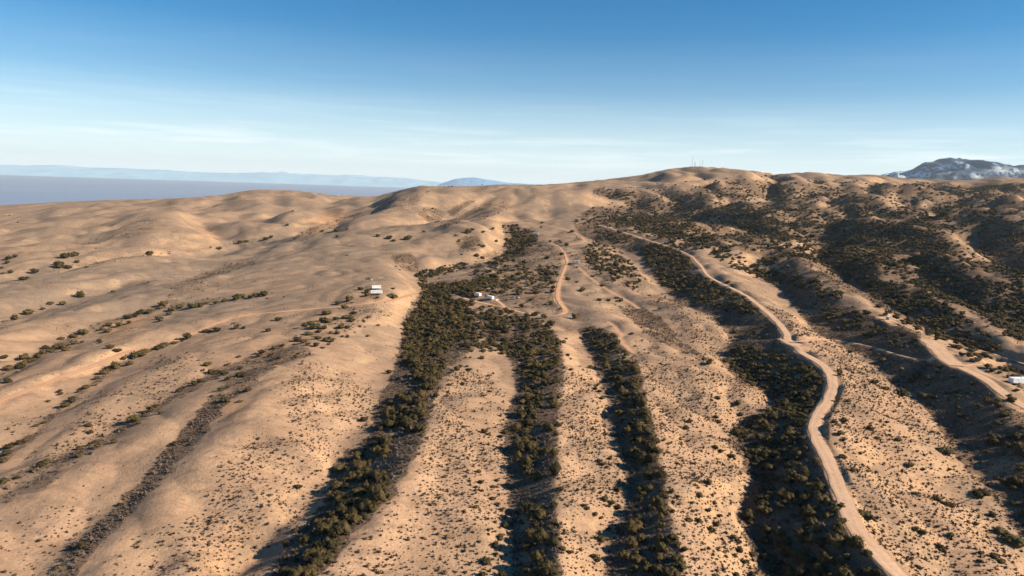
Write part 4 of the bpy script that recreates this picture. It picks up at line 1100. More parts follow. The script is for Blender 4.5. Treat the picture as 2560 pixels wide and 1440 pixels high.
TREE_M = [crown_mesh('crown', 100 + k, tree_leaf, h=.86 + .1 * (k % 3), lobes=7 + k % 3) for k in range(6)]
BUSH_M = [crown_mesh('crown', 200 + k, bush_leaf, h=.60 + .05 * (k % 3), lobes=6 + k % 4, spread=.62) for k in range(6)]
TRUNKS = [trunk_mesh('trunk', 300 + k) for k in range(4)]
TREE_LO = [crown_mesh('tree_clump', 120 + k, tree_leaf, h=.80, lobes=5, leaves=90, lsize=.15) for k in range(4)]
def tuft_mesh(name, seed, mat, n=34):
    """low twiggy shrub about one metre wide: a spray of thin upright leaf blades over a small ragged mound"""
    r = np.random.default_rng(seed); v, f = ICO1
    w = v * (1 + .35 * r.standard_normal((len(v), 1))) * (.24, .24, .20); w[:, 2] = np.maximum(w[:, 2] + .08, 0)
    V = [w]; nv = len(w)
    a = r.random(n) * 2 * math.pi; el = r.uniform(.15, 1.5, n); rad = r.uniform(.55, 1.15, n)[:, None]
    d = np.stack([np.cos(a) * np.cos(el), np.sin(a) * np.cos(el), np.sin(el)], 1)
    s = np.stack([-np.sin(a + r.uniform(-.8, .8, n)), np.cos(a), r.uniform(-.5, .5, n)], 1)
    c = d * (.34, .34, .34) * rad
    tri = np.stack([c - s * .075 - d * .10, c + s * .075 - d * .05, c + d * r.uniform(.08, .22, (n, 1))], 1).reshape(-1, 3)
    V.append(tri); Fc = np.concatenate([f, np.arange(n * 3).reshape(-1, 3) + nv]); V = np.concatenate(V); V[:, 2] = np.maximum(V[:, 2], 0)
    me = bpy.data.meshes.new(name); me.from_pydata([tuple(x) for x in V], [], [tuple(int(i) for i in t) for t in Fc]); me.materials.append(mat)
    return me
SAGE_M = [tuft_mesh('sage_tuft', 400 + k, grey_leaf) for k in range(4)]
DRY_M = [tuft_mesh('dry_tuft', 420 + k, dot_leaf, 26) for k in range(3)]

def scatter(name, pts, scale, idx, protos, seed, flat=1.0):
    """one object: plant shapes instanced on a cloud of points"""
    me = bpy.data.meshes.new(name)
    me.vertices.add(len(pts)); me.vertices.foreach_set('co', pts.astype(np.float32).ravel())
    a = me.attributes.new('size', 'FLOAT', 'POINT'); a.data.foreach_set('value', scale.astype(np.float32))
    a = me.attributes.new('kind_index', 'INT', 'POINT'); a.data.foreach_set('value', idx.astype(np.int32))
    r = np.random.default_rng(seed)
    a = me.attributes.new('turn', 'FLOAT', 'POINT'); a.data.foreach_set('value', (r.random(len(pts)) * 6.283).astype(np.float32))
    a = me.attributes.new('tall', 'FLOAT', 'POINT'); a.data.foreach_set('value', (flat * r.uniform(.75, 1.3, len(pts))).astype(np.float32))
    o = bpy.data.objects.new(name, me); COL.objects.link(o)
    ng = bpy.data.node_groups.new(name, 'GeometryNodeTree')
    ng.interface.new_socket('Geometry', in_out='INPUT', socket_type='NodeSocketGeometry')
    ng.interface.new_socket('Geometry', in_out='OUTPUT', socket_type='NodeSocketGeometry')
    N, L = ng.nodes, ng.links
    gi, go = N.new('NodeGroupInput'), N.new('NodeGroupOutput')
    iop = N.new('GeometryNodeInstanceOnPoints'); join = N.new('GeometryNodeJoinGeometry')
    for k, me_ in enumerate(reversed(protos)):
        po = bpy.data.objects.new(me_.name, me_)
        oi = N.new('GeometryNodeObjectInfo'); oi.inputs['Object'].default_value = po; oi.inputs['As Instance'].default_value = True
        L.new(oi.outputs['Geometry'], join.inputs[0])
    def na(nm, t):
        x = N.new('GeometryNodeInputNamedAttribute'); x.data_type = t; x.inputs['Name'].default_value = nm; return x.outputs['Attribute']
    L.new(gi.outputs[0], iop.inputs['Points']); L.new(join.outputs[0], iop.inputs['Instance'])
    iop.inputs['Pick Instance'].default_value = True
    L.new(na('kind_index', 'INT'), iop.inputs['Instance Index'])
    cx = N.new('ShaderNodeCombineXYZ'); L.new(na('turn', 'FLOAT'), cx.inputs[2]); L.new(cx.outputs[0], iop.inputs['Rotation'])
    c2 = N.new('ShaderNodeCombineXYZ'); s_ = na('size', 'FLOAT')
    mm = N.new('ShaderNodeMath'); mm.operation = 'MULTIPLY'; L.new(s_, mm.inputs[0]); L.new(na('tall', 'FLOAT'), mm.inputs[1])
    L.new(s_, c2.inputs[0]); L.new(s_, c2.inputs[1]); L.new(mm.outputs[0], c2.inputs[2]); L.new(c2.outputs[0], iop.inputs['Scale'])
    L.new(iop.outputs[0], go.inputs[0])
    md = o.modifiers.new('scatter', 'NODES'); md.node_group = ng
    o['kind'] = 'stuff'
    return o

def sector(r0, r1, t0, t1, spacing, seed):
    """jittered square lattice clipped to a sector of the land"""
    r = np.random.default_rng(seed)
    x0, x1 = min(0, r1 * math.sin(t0)), max(0, r1 * math.sin(t1))
    xs = np.arange(x0, x1, spacing); ys = np.arange(r0 * .6, r1, spacing)
    X, Y = np.meshgrid(xs, ys); X = X + r.uniform(-.5, .5, X.shape) * spacing; Y = Y + r.uniform(-.5, .5, X.shape) * spacing
    R, T = np.hypot(X, Y), np.arctan2(X, Y)
    m = (R > r0) & (R < r1) & (T > t0) & (T < t1)
    X, Y = X[m], Y[m]
    Z = H(X, Y)
    return X, Y, Z, r
def in_view(x, y, z, mg=420):
    u, v = project(x, y, z); return (u > -mg) & (u < W_PX + mg) & (v < H_PX + 260)
def on_road(x, y): return H(x, y, roadmask) > .12

# low brush: dense sage in the gullies, scattered dry brush on the banks
for nm, mk, protos, bands in (
    ('sage_brush', 'brush', SAGE_M, ((110, 330, 1.15, 1.15), (330, 620, 1.6, 1.35), (620, 1100, 2.7, 2.0), (1100, 2000, 5.0, 3.0))),
    ('dry_brush', 'dots', DRY_M, ((110, 300, 1.35, 1.0), (300, 420, 1.6, 1.1), (420, 600, 2.1, 1.35)))):
    PP, SS = [], []
    for bi, (r0, r1, sp, sz) in enumerate(bands):
        X, Y, Z, r = sector(r0, r1, -.86, .86, sp, 500 + bi + len(nm))
        m = in_view(X, Y, Z); X, Y, Z = X[m], Y[m], Z[m]
        d = mask(mk, X, Y, Z)
        cl = perlin(X / 9, Y / 9, 61) * .35 + perlin(X / 28, Y / 28, 62) * .45
        if nm == 'sage_brush':
            p = d ** 1.3 * (1.0 if r0 < 300 else .85) + cl * .6 * (d > .05) - .12
        else:
            p = (d * (.95 + cl * 2.0))
        m = (r.random(len(X)) < p) & ~on_road(X, Y)
        X, Y, Z = X[m], Y[m], Z[m]
        PP.append(np.stack([X, Y, Z - .05], 1)); SS.append(sz * np.clip(r.lognormal(-.05, .42, len(X)), .35, 2.4))
    # a sprinkle everywhere on the open slopes
    if nm == 'dry_brush':
        X, Y, Z, r = sector(110, 900, -.86, .86, 3.4, 577)
        m = in_view(X, Y, Z) & ~on_road(X, Y); X, Y, Z = X[m], Y[m], Z[m]
        p = np.clip(perlin(X / 40, Y / 40, 63) + .9 * perlin(X / 12, Y / 12, 64) - .12, 0, 1) * .9 + .03
        m = r.random(len(X)) < p
        PP.append(np.stack([X[m], Y[m], Z[m] - .04], 1)); SS.append(.75 * np.clip(r.lognormal(0, .35, m.sum()), .4, 2.2))
    PP, SS = np.concatenate(PP), np.concatenate(SS)
    o = scatter(nm, PP, SS, rng.integers(0, len(protos), len(PP)), protos, 9, flat=.95)
    o['label'] = {'sage_brush': 'grey purple sagebrush covering the shaded gully sides', 'dry_brush': 'small dark brown shrubs dotted over the sandy slopes'}[nm]
    print(nm, len(PP))

# trees and large bushes
BUSHES = """
180,638,22;165,640,26;190,635,20;148,665,28;170,668,20;140,660,14;60,695,24;88,678,20;28,680,14;5,683,12;17,657,12;5,669,10;195,654,16;218,667,8;378,630,24;376,635,14;200,738,26;285,727,14;550,620,18;600,605,16;
618,603,14;20,645,18;38,640,14;665,595,22;678,592,14;738,595,12;717,562,12;732,527,8;806,577,12;842,576,16;869,565,10;867,572,10;843,591,12;945,589,14;973,594,18;984,600,14;1019,594,24;1059,578,12;1082,521,10;1140,587,14;
1172,577,24;1168,580,20;1181,573,14;1207,579,14;1231,571,12;1147,602,12;1198,612,12;1209,615,16;1241,603,12;1194,638,20;1208,643,20;1154,635,10;868,637,8;663,735,26;668,745,9;710,742,8;903,720,24;917,728,20;917,736,20;946,735,12;944,743,12;
980,739,30;983,720,14;872,748,28;844,757,24;1355,556,12;1352,567,10;1443,550,16;1471,553,12;1431,577,16;1374,603,12;1400,605,12;1398,601,10;1430,638,10;1405,635,16;1368,644,16;1310,633,18;1295,663,20;1372,668,20;1422,659,14;1443,667,10;
1506,712,20;1454,725,22;1420,697,18;1443,703,14;1481,690,12;1350,711,16;1330,707,20;1300,716,14;1297,731,26;1329,747,16;1380,757,20;1352,613,14;1416,611,16;13,891,20;55,893,28;35,795,22;75,780,26;125,758,20;158,758,20;105,772,14;397,794,22;
399,800,18;245,850,16;250,855,13;277,866,22;293,875,22;208,853,14;298,811,22;323,805,16;271,826,22;257,822,16;270,812,18;182,857,20;470,842,26;436,856,20;455,852,10;410,860,30;396,868,24;343,885,36;360,878,30;325,908,16;335,893,16;312,896,16;290,915,28;274,925,14;322,908,22;148,978,14;152,984,12;121,1003,12;18,953,20;
222,1063,18;224,1080,20;331,1048,32;343,1058,16;360,1034,18;378,1022,24;390,1014,18;402,1031,15;515,826,22;543,823,24;592,817,20;610,819,14;597,890,15;519,910,22;508,925,12;524,930,20;537,926,20;605,932,30;596,938,20;612,938,18;600,920,16;569,910,14;550,929,16;500,950,22;488,958,18;560,932,24;569,946,18;542,945,12;
549,972,16;570,966,14;619,974,24;565,998,28;600,1002,16;528,990,12;449,975,22;460,968,14;25,920,26;50,915,28;75,900,28;60,908,24;95,890,22;110,880,20;130,875,28;150,865,30;165,872,24;116,868,18;185,838,24;205,830,28;155,845,18;320,792,24;335,788,22;350,780,22;375,776,22;408,762,26;400,768,18;430,772,26;450,765,26;480,764,30;500,762,26;
515,757,18;540,755,20;560,750,22;590,744,26;608,741,18;640,738,24;625,741,18;425,783,18;375,780,18;262,930,26;275,918,22;240,945,18;213,968,22;197,978,13;178,998,22;165,1012,24;180,1004,16;127,1037,14;112,1055,13;90,1062,16;65,1097,22;50,1104,22;25,1113,28;18,1130,28;10,1150,24;288,1103,18;240,1103,18;222,1112,14;200,1120,18;198,1139,18;
244,1115,17;115,1155,24;100,1165,22;82,1175,18;40,1193,18;10,1202,24;432,1108,24;300,1260,16;208,1362,28;150,1412,16;140,1420,14;815,780,32;862,767,22;885,780,20;870,790,30;858,792,20;880,800,22;920,793,14;908,801,12;946,812,14;900,815,14;912,817,8;919,839,14;850,816,26;870,818,16;820,800,28;808,798,24;840,795,20;778,806,24;765,812,26;
790,815,30;812,818,20;797,827,20;772,832,26;828,831,12;844,831,18;856,840,13;870,841,15;745,848,28;760,852,24;795,843,24;812,848,24;823,845,14;830,850,20;823,860,13;790,862,22;770,860,16;806,868,13;888,830,8;705,862,18;688,868,20;655,880,22;647,888,18;675,887,18;697,892,20;693,907,12;738,891,15;746,883,12;696,797,22;668,825,20;972,928,24;
940,1015,10;960,1012,26;910,1047,24;1144,920,24;1152,914,16;1132,927,16;1174,922,20;1168,914,12;1109,917,20;1157,958,17;1142,941,11;1125,960,16;1208,987,16;1225,977,14;1223,938,13;1233,957,9;1205,893,22;1165,893,11;1175,893,11;1145,872,14;1088,988,26;1062,1046,15;1160,1065,16;1210,1078,20;1222,1084,16;1265,1078,26;1253,1090,16;1055,1087,14;1120,979,12;
1362,790,24;1438,790,28;1400,771,10;1337,783,28;1305,765,18;1410,855,18;1395,858,14;1393,865,13;1417,846,10;1376,818,14;1581,832,14;1650,771,12;1500,748,20;1523,750,15;1542,743,18;1550,750,18;1478,917,20;1488,970,16;1498,977,18;1505,993,20;1493,962,14;1478,947,10;1772,905,24;1760,898,16;1795,995,20;1845,1007,24;1829,1014,14;1852,1034,22;1797,1052,20;1790,1042,14;
1723,1052,18;1718,1068,24;1837,827,26;1420,887,14;1427,897,9;1427,923,15;1701,1097,13;2213,785,17;2095,925,20;2100,935,16;2094,998,16;2120,1000,18;2083,1052,24;2111,1050,22;2176,1070,20;2100,1083,22;2108,1098,16;2192,1093,18;2245,1097,22;2218,1055,11;2127,877,22;2187,955,22;2215,970,22;2257,983,32;2310,985,30;2252,920,20;2522,988,14;2530,1000,22;
2370,845,18;2352,838,12;2385,865,24;2400,868,20;2430,877,20;2458,885,22;2435,900,22;2470,917,22;2480,925,20;2500,920,16;2497,930,16;2340,848,12;2540,975,14;2545,960,10;745,1215,24;853,1165,40;740,1325,19;715,1360,26;713,1395,20;1198,1178,18;1203,1203,20;1175,1201,12;1242,1200,16;1190,1217,13;1230,1215,16;1205,1225,13;1234,1245,20;1243,1258,18;1190,1267,15;
1255,1272,16;1265,1312,28;1250,1340,28;1238,1360,26;1240,1383,16;1216,1400,28;1160,1377,14;1205,1437,24;1255,1437,28;823,1230,22;820,1248,24;1498,1150,18;1508,1158,20;1518,1166,14;1526,1145,15;1545,1225,26;1502,1228,12;1514,1246,22;1530,1255,24;1545,1268,22;1460,1262,18;1470,1270,16;1488,1284,20;1502,1292,16;1545,1322,24;1522,1320,15;1507,1345,34;1408,1370,22;1425,1378,22;
1484,1388,22;1494,1400,20;1400,1222,24;1403,1347,14;1388,1306,18;1400,1318,12;1412,1332,15;1436,1328,14;1680,1229,18;1695,1240,15;1682,1278,17;1694,1360,24;1708,1374,22;1702,1410,34;1772,1205,26;1748,1235,26;1787,1255,18;1730,1255,16;1770,1275,17;1733,1276,15;1724,1300,24;1747,1301,20;1790,1310,22;1780,1323,26;1798,1287,19;1755,1373,12;1795,1375,10;
1832,1343,22;1848,1352,24;1852,1375,24;1880,1385,24;1838,1388,22;1860,1402,26;1790,1437,20;1840,1437,24;1880,1437,26;1790,1118,20;1802,1127,18;1828,1140,20;1693,1157,14;2158,1282,30;2173,1294,28;2133,1173,23;2169,1177,13;2190,1180,12;2273,1163,22;2307,1172,14;2373,1173,11;2288,1232,19;2344,1248,24;2362,1256,26;2380,1264,22;2376,1337,20;2348,1365,22;2360,1375,16;
2455,1381,16;2296,1417,18;2490,1390,26;2505,1402,22;2450,1402,15;2168,1385,32;2110,1141,24;2365,1125,36;2454,1230,40;2500,1325,34;2525,1345,40;2548,1360,30;2440,1310,14;2482,1287,22;2100,1262,26;2106,1300,26;2288,1320,20;2306,1330,22;1205,461,6;1112,467,5;1120,466,8;1130,466,6;1511,470,7;1522,473,5;1543,473,6;1551,472,5;1565,469,4;1571,467,5;1594,470,4;1599,470,4;1604,469,5;1614,471,4;23,538,5;45,556,5;240,621,4
"""
bl_ = [tuple(float(t) for t in s.split(',')) for s in BUSHES.replace('\n', '').split(';') if s.strip()]
bu = np.array(bl_)
wpos = meet(bu[:, 0], bu[:, 1] + bu[:, 2] * .22, H)
cand = []          # x, y, z, width, kind(0 tree, 1 bush), listed
for (u, v, w), p in zip(bl_, wpos):
    d = np.linalg.norm(p - CAM); cand.append((p[0], p[1], p[2], w * .9 * d / F_PX, 1, 1))
lx = np.array([c[:2] for c in cand]); lw = np.array([c[3] for c in cand])
for bi, (r0, r1, sp, w0) in enumerate(((130, 480, 2.55, 3.8), (480, 900, 3.5, 4.7), (900, 1500, 4.7, 5.4), (1500, 3200, 7.0, 6.6))):
    X, Y, Z, r = sector(r0, r1, -.86, .86, sp, 700 + bi)
    m = in_view(X, Y, Z); X, Y, Z = X[m], Y[m], Z[m]
    d = mask('trees', X, Y, Z, .6)
    if r0 < 800: d = np.minimum(d, mask('trees', X - (3.5 if r0 < 400 else 2.0), Y, Z, .6))    # the strips end where the shadows fall, sunward stand the trees
    cl = perlin(X / 16, Y / 16, 71) * .5 + perlin(X / 45, Y / 45, 72) * .4
    if r0 > 800:
        rs = mask('wild', X, Y, Z); wst = H(X, Y, WEST); dr = H(X, Y, drain)
        d = np.clip(d * (.85 + .5 * wst) + rs * (.17 + .34 * wst.clip(0, 1) + .40 * dr) * smooth01((3000 - np.hypot(X, Y)) / 600) + .006 + .02 * dr, 0, 1)
    p = np.where(d > .04, d * (.50 + .3 * d) + cl * .75 * d, 0)
    m = (r.random(len(X)) < p) & ~on_road(X, Y)
    X, Y, Z = X[m], Y[m], Z[m]
    W = w0 * np.clip(r.lognormal(0, .26, len(X)), .5, 1.6)
    for x, y, z, w in zip(X, Y, Z, W):
        k = np.hypot(lx[:, 0] - x, lx[:, 1] - y)
        if (k < (lw + w) * .38).any(): continue
        cand.append((x, y, z, w, 0, 0))
cand = np.array(cand)
dist = np.linalg.norm(cand[:, :3] - CAM, axis=1)
cu, cv = project(cand[:, 0], cand[:, 1], cand[:, 2] + cand[:, 3] * .25)
# is the plant seen, or behind a crest?
def seen(x, y, z):
    t = np.linspace(.25, .985, 70)[:, None]
    X, Y, Zr_ = x[None] * t, y[None] * t, CAM[2] + (z[None] + 2.5 - CAM[2]) * t
    return (Zr_ - H(X, Y) > 0).all(0)
vis = seen(cand[:, 0], cand[:, 1], cand[:, 2]) & (cu > 0) & (cu < W_PX) & (cv < H_PX)
app = np.where(vis, cand[:, 3] / dist, 0)
order = np.argsort(-app)
big = order[:300]; rest = order[300:]
print('trees', len(cand), 'visible', int(vis.sum()), 'smallest single px', app[big[-1]] * F_PX)

PLACES = [   # name of the place, outline in the photograph
 ('shadowed gully beside the long road', [(1780,780),(2110,880),(2100,1150),(2240,1460),(1890,1460),(1780,1050)]),
 ('third gully from the left', [(1430,800),(1600,860),(1730,1460),(1495,1460)]),
 ('narrow gully at bottom centre', [(1255,900),(1420,900),(1420,1460),(1275,1460)]),
 ('broad gully beside bare hill', [(600,1460),(830,1100),(970,930),(1130,930),(1090,1080),(1000,1250),(800,1460)]),
 ('thicket heading the broad gully', [(970,930),(1000,740),(1180,720),(1180,900),(1130,940)]),
 ('loose grove below the hairpin', [(1130,900),(1180,770),(1420,790),(1430,900)]),
 ('knoll inside the road bend', [(1130,600),(1440,600),(1440,800),(1180,770),(1050,730),(1050,690)]),
 ('hollow right of centre road', [(1440,600),(1680,600),(1780,780),(1560,860),(1430,800)]),
 ('slope left of graded pad', [(1990,690),(2330,850),(2510,980),(2700,1100),(2700,1300),(2350,1040),(2110,870)]),
 ('dark hollow at lower right', [(2300,1020),(2700,1100),(2700,1460),(2560,1400)]),
 ('dotted spur right of road', [(2060,900),(2300,1000),(2560,1380),(2560,1460),(2230,1460),(2060,1060)]),
 ('ridge top around the tank', [(2180,740),(2330,800),(2600,900),(2600,1050),(2300,860)]),
 ('wide dotted spur left of road', [(1600,880),(1800,880),(1960,1010),(1830,1100),(1900,1460),(1690,1460)]),
 ('narrow dotted spur near centre', [(1395,800),(1480,900),(1580,1200),(1520,1460),(1385,1460)]),
 ('sandy spur left of centre gully', [(1130,880),(1290,880),(1290,1460),(780,1460),(1000,1230),(1080,1080)]),
 ('bare hill left of centre', [(700,1000),(960,960),(900,1110),(600,1460),(400,1460),(560,1100)]),
 ('scrub patch above bare hill', [(620,840),(740,770),(960,770),(960,860),(760,900),(640,930)]),
 ('yard around the left trailers', [(820,700),(1010,700),(1010,770),(820,775)]),
 ('brushy shoulder above left gullies', [(440,860),(660,860),(660,1020),(440,1030)]),
 ('lowest gully on the left', [(-40,1460),(-40,1250),(430,1040),(620,1020),(300,1460)]),
 ('second gully up on the left', [(-40,1260),(-40,1175),(300,1010),(450,960),(450,1040),(200,1160)]),
 ('gully just below left road', [(-40,1180),(-40,1030),(300,880),(500,820),(640,800),(640,850),(450,880),(200,1020)]),
 ('brush line above left road', [(-40,1000),(-40,850),(300,740),(660,720),(680,780),(300,880)]),
 ('grassy slope at left edge', [(-40,860),(-40,600),(640,590),(660,720),(300,740)]),
 ('smooth hills behind left trailers', [(630,480),(1250,480),(1260,660),(1040,690),(660,720)]),
 ('wooded slopes at upper right', [(1250,400),(2560,400),(2700,900),(2000,760),(1440,600),(1250,600)]),
]
def inside(px, py, poly):
    ins = False
    for k in range(len(poly)):
        (ax, ay), (bx, by) = poly[k], poly[(k + 1) % len(poly)]
        if (ay > py) != (by > py) and px < (bx - ax) * (py - ay) / (by - ay) + ax: ins = not ins
    return ins
ORD = ['first', 'second', 'third', 'fourth', 'fifth', 'sixth', 'seventh', 'eighth', 'ninth']
ROWS = ['lowest', 'second lowest', 'third lowest', 'fourth lowest', 'fifth lowest', 'sixth lowest', 'seventh lowest', 'eighth lowest', 'ninth lowest', 'tenth lowest', 'eleventh lowest', 'twelfth lowest', 'top']
placed = {}
for i in big:
    w = next((k for k, (nm, pl) in enumerate(PLACES) if inside(cu[i], cv[i], pl)), len(PLACES))
    placed.setdefault(w, []).append(i)
PROT = {}
def make_plant(i, tree, label, group):
    x, y, z, w = cand[i, :4]
    root = bpy.data.objects.new('oak_tree' if tree else 'round_bush', None)
    root.location = (x, y, z - .05); root.rotation_euler = (0, 0, random.random() * 6.28)
    hz_ = w * random.uniform(.60, .82) if tree else w * random.uniform(.62, .85)
    root.scale = (w, w, hz_); COL.objects.link(root)
    root['label'] = label; root['category'] = 'tree' if tree else 'bush'; root['group'] = group
    k = random.randrange(6)
    for nm, me in (('crown', (TREE_M if tree else BUSH_M)[k]), ('trunk', TRUNKS[k % 4])):
        p = bpy.data.objects.new(nm, me); p.parent = root; COL.objects.link(p)
for w, ids in placed.items():
    nm = PLACES[w][0] if w < len(PLACES) else 'open hillside'
    for tree in (False, True):
        sub = sorted([i for i in ids if (cand[i, 5] == 0) == tree], key=lambda i: -cv[i])
        per = 9 if len(sub) > 9 else max(1, len(sub))
        for a in range(0, len(sub), per):
            rowi = sorted(sub[a:a + per], key=lambda i: cu[i])
            for n_, i in enumerate(rowi):
                s = cand[i, 3]
                size = 'small' if s < 3.4 else 'middling' if s < 5.0 else 'big'
                what = ('dark %s oak' if tree else '%s olive bush') % size
                where = 'alone' if len(rowi) == 1 else '%s from left' % ORD[n_]
                lab = '%s, %s, %s row, %s' % (what, where, ROWS[min(a // per, 12)], nm) if len(sub) > per else '%s, %s on the %s' % (what, where, nm)
                make_plant(i, tree, lab, ('crowded dark oaks, ' if tree else 'rounded bushes, ') + nm)
pp = cand[rest]
o = scatter('distant_trees', np.stack([pp[:, 0], pp[:, 1], pp[:, 2] - .1], 1), pp[:, 3], rng.integers(0, 4, len(pp)), TREE_LO, 10, flat=.68)
o['label'] = 'dark evergreen trees and scrub covering the far gullies and slopes'
# ------------------------------------------------------------------ trailers, tank, vines, ranch, masts
def paint(name, col, rough=.5, spec=.4, metal=0.0, dirt=.25, dcol=(.32, .22, .15)):
    m, n_, l_, b = new_mat(name, rough, spec); k = NB(m)
    c = k.mix(k.math('MULTIPLY', k.ramp(k.noise(k.pos(), .9, 5, .65), .42, .75), dirt), tuple(col), dcol)
    l_.new(c, b.inputs['Base Color']); b.inputs['Metallic'].default_value = metal
    return m
white = paint('white_enamel', (.82, .82, .80)); cream = paint('cream_siding', (.80, .77, .66)); roofw = paint('pale_roof', (.78, .79, .80), .6)
dark_glass = paint('dark_glass', (.03, .035, .04), .1, .6, 0, .05); rubber = paint('tyre_rubber', (.03, .03, .03), .9, .1)
grey_m = paint('grey_metal', (.34, .36, .38), .5, .4, .3); green_m = paint('green_tank_paint', (.16, .27, .26), .55, .4); lid_m = paint('pale_lid', (.48, .58, .56), .5)
brown_r = paint('brown_roof', (.16, .09, .075), .8); blue_r = paint('blue_grey_roof', (.26, .34, .38), .6); wood = paint('weathered_wood', (.26, .18, .12), .9, .1)
black_p = paint('black_plastic', (.025, .02, .028), .4, .4, 0, .08); steel = paint('galvanised_steel', (.40, .43, .45), .5, .4, .4, .05); red_m = paint('aviation_red', (.45, .12, .09), .6, .3, 0, .05)
pick_m = paint('dark_green_paint', (.035, .06, .055), .25, .6)

def spot(u, v):
    p = meet(u, v, H)[0]; x, y = p[0], p[1]
    return x, y, float(H(np.array([x]), np.array([y]))[0])
def root_at(name, label, cat, u, v, turn=0.0, group=None, lift=0.0):
    x, y, z = spot(u, v)
    o = bpy.data.objects.new(name, None); COL.objects.link(o)
    o.location = (x, y, z + lift); o.rotation_euler = (0, 0, -math.atan2(x, y) + math.radians(turn))
    o['label'] = label; o['category'] = cat
    if group: o['group'] = group
    return o
import bmesh
def bevel_box(name, x0, x1, y0, y1, z0, z1, mat, parent, bev=.06):
    bm = bmesh.new(); bmesh.ops.create_cube(bm, size=1)
    for v in bm.verts: v.co = ((x0 + x1) / 2 + v.co.x * (x1 - x0), (y0 + y1) / 2 + v.co.y * (y1 - y0), (z0 + z1) / 2 + v.co.z * (z1 - z0))
    if bev: bmesh.ops.bevel(bm, geom=bm.edges[:], offset=bev, segments=2, affect='EDGES')
    me = bpy.data.meshes.new(name); bm.to_mesh(me); bm.free(); me.materials.append(mat)
    o = bpy.data.objects.new(name, me); COL.objects.link(o); o.parent = parent
    return o
def cyl(name, x, y, z0, z1, r, mat, parent, axis='z', seg=16, r2=None):
    bm = bmesh.new(); bmesh.ops.create_cone(bm, cap_ends=True, segments=seg, radius1=r, radius2=r if r2 is None else r2, depth=z1 - z0)
    rot = Matrix.Rotation(math.pi / 2, 4, 'X') if axis == 'y' else Matrix.Identity(4)
    bmesh.ops.transform(bm, matrix=Matrix.Translation((x, y, (z0 + z1) / 2) if axis == 'z' else (x, (z0 + z1) / 2, y)) @ rot, verts=bm.verts)
    me = bpy.data.meshes.new(name); bm.to_mesh(me); bm.free(); me.materials.append(mat)
    o = bpy.data.objects.new(name, me); COL.objects.link(o); o.parent = parent
    return o
def trailer(label, u, v, L, W, Hh, turn, mat=None, cat='trailer', name='travel_trailer', skirt=False, group=None):
    mat = mat or white
    r = root_at(name, label, cat, u, v, turn, group)
    x, y, z = r.location
    g = max(float(H(np.array([x + dx_]), np.array([y + dy_]))[0]) for dx_ in (-L / 2, 0, L / 2) for dy_ in (-W / 2, W / 2)) - z
    r.location.z += min(max(g, 0) * .8, 1.0)
    b0 = .15 if skirt else .55
    bevel_box('body', -L / 2, L / 2, -W / 2, W / 2, b0 - (.5 if skirt else 0), Hh, mat, r, .1)
    bevel_box('roof', -L / 2 - .08, L / 2 + .08, -W / 2 - .06, W / 2 + .06, Hh, Hh + .14, roofw, r, .04)
    for k in (-.30, .02, .34):
        if skirt or k != .02: bevel_box('window', k * L - .35, k * L + .35, -W / 2 - .03, -W / 2 + .02, Hh * .60, Hh * .76, grey_m, r, 0)
    d = bevel_box('door', .12 * L, .12 * L + .75, -W / 2 - .04, -W / 2 + .02, b0 + .1, Hh * .82, cream, r, 0)
    bevel_box('air_vent', -.1 * L, -.1 * L + .6, -.3, .3, Hh + .14, Hh + .4, white, r, .03)
    if not skirt:
        for sx in (-.06, .06):
            for sy in (-1, 1):
                cyl('wheel', sx * L, .36, sy * W / 2 - .12, sy * W / 2 + .12, .36, rubber, r, 'y')
        bevel_box('hitch', -L / 2 - 1.1, -L / 2, -.08, .08, .4, .55, grey_m, r, 0)
    return r
trailer('long white trailer in front at the left camp, with small bushes before it', 941.5, 735.5, 9.6, 2.6, 2.9, -2, white, group='trailers on the grassland')
trailer('white camper behind a dark pickup, rear one at the left camp', 941, 723.5, 8.0, 2.6, 3.0, 4, white, group='trailers on the grassland')
trailer('bluish white box trailer, left of the two by the dirt branch track', 1196, 742, 5.6, 2.5, 2.8, -52, white, name='box_trailer', group='trailers on the grassland')
trailer('white box trailer, right of the two at the end of the dirt branch track', 1226, 748.5, 6.6, 2.5, 2.8, -46, white, name='box_trailer', group='trailers on the grassland')
trailer('farthest white trailer behind bushes on the central knoll', 1339.5, 588.5, 9.5, 2.6, 3.0, -8, white, group='trailers on the grassland')
trailer('cream trailer with a bush before it, right of the road bend', 1442, 658, 6.6, 2.5, 2.9, -4, cream, group='trailers on the grassland')
trailer('long white mobile home cut by the right edge of the view', 2558, 956, 15.0, 3.4, 2.4, 44, white, 'mobile home', 'mobile_home', True)

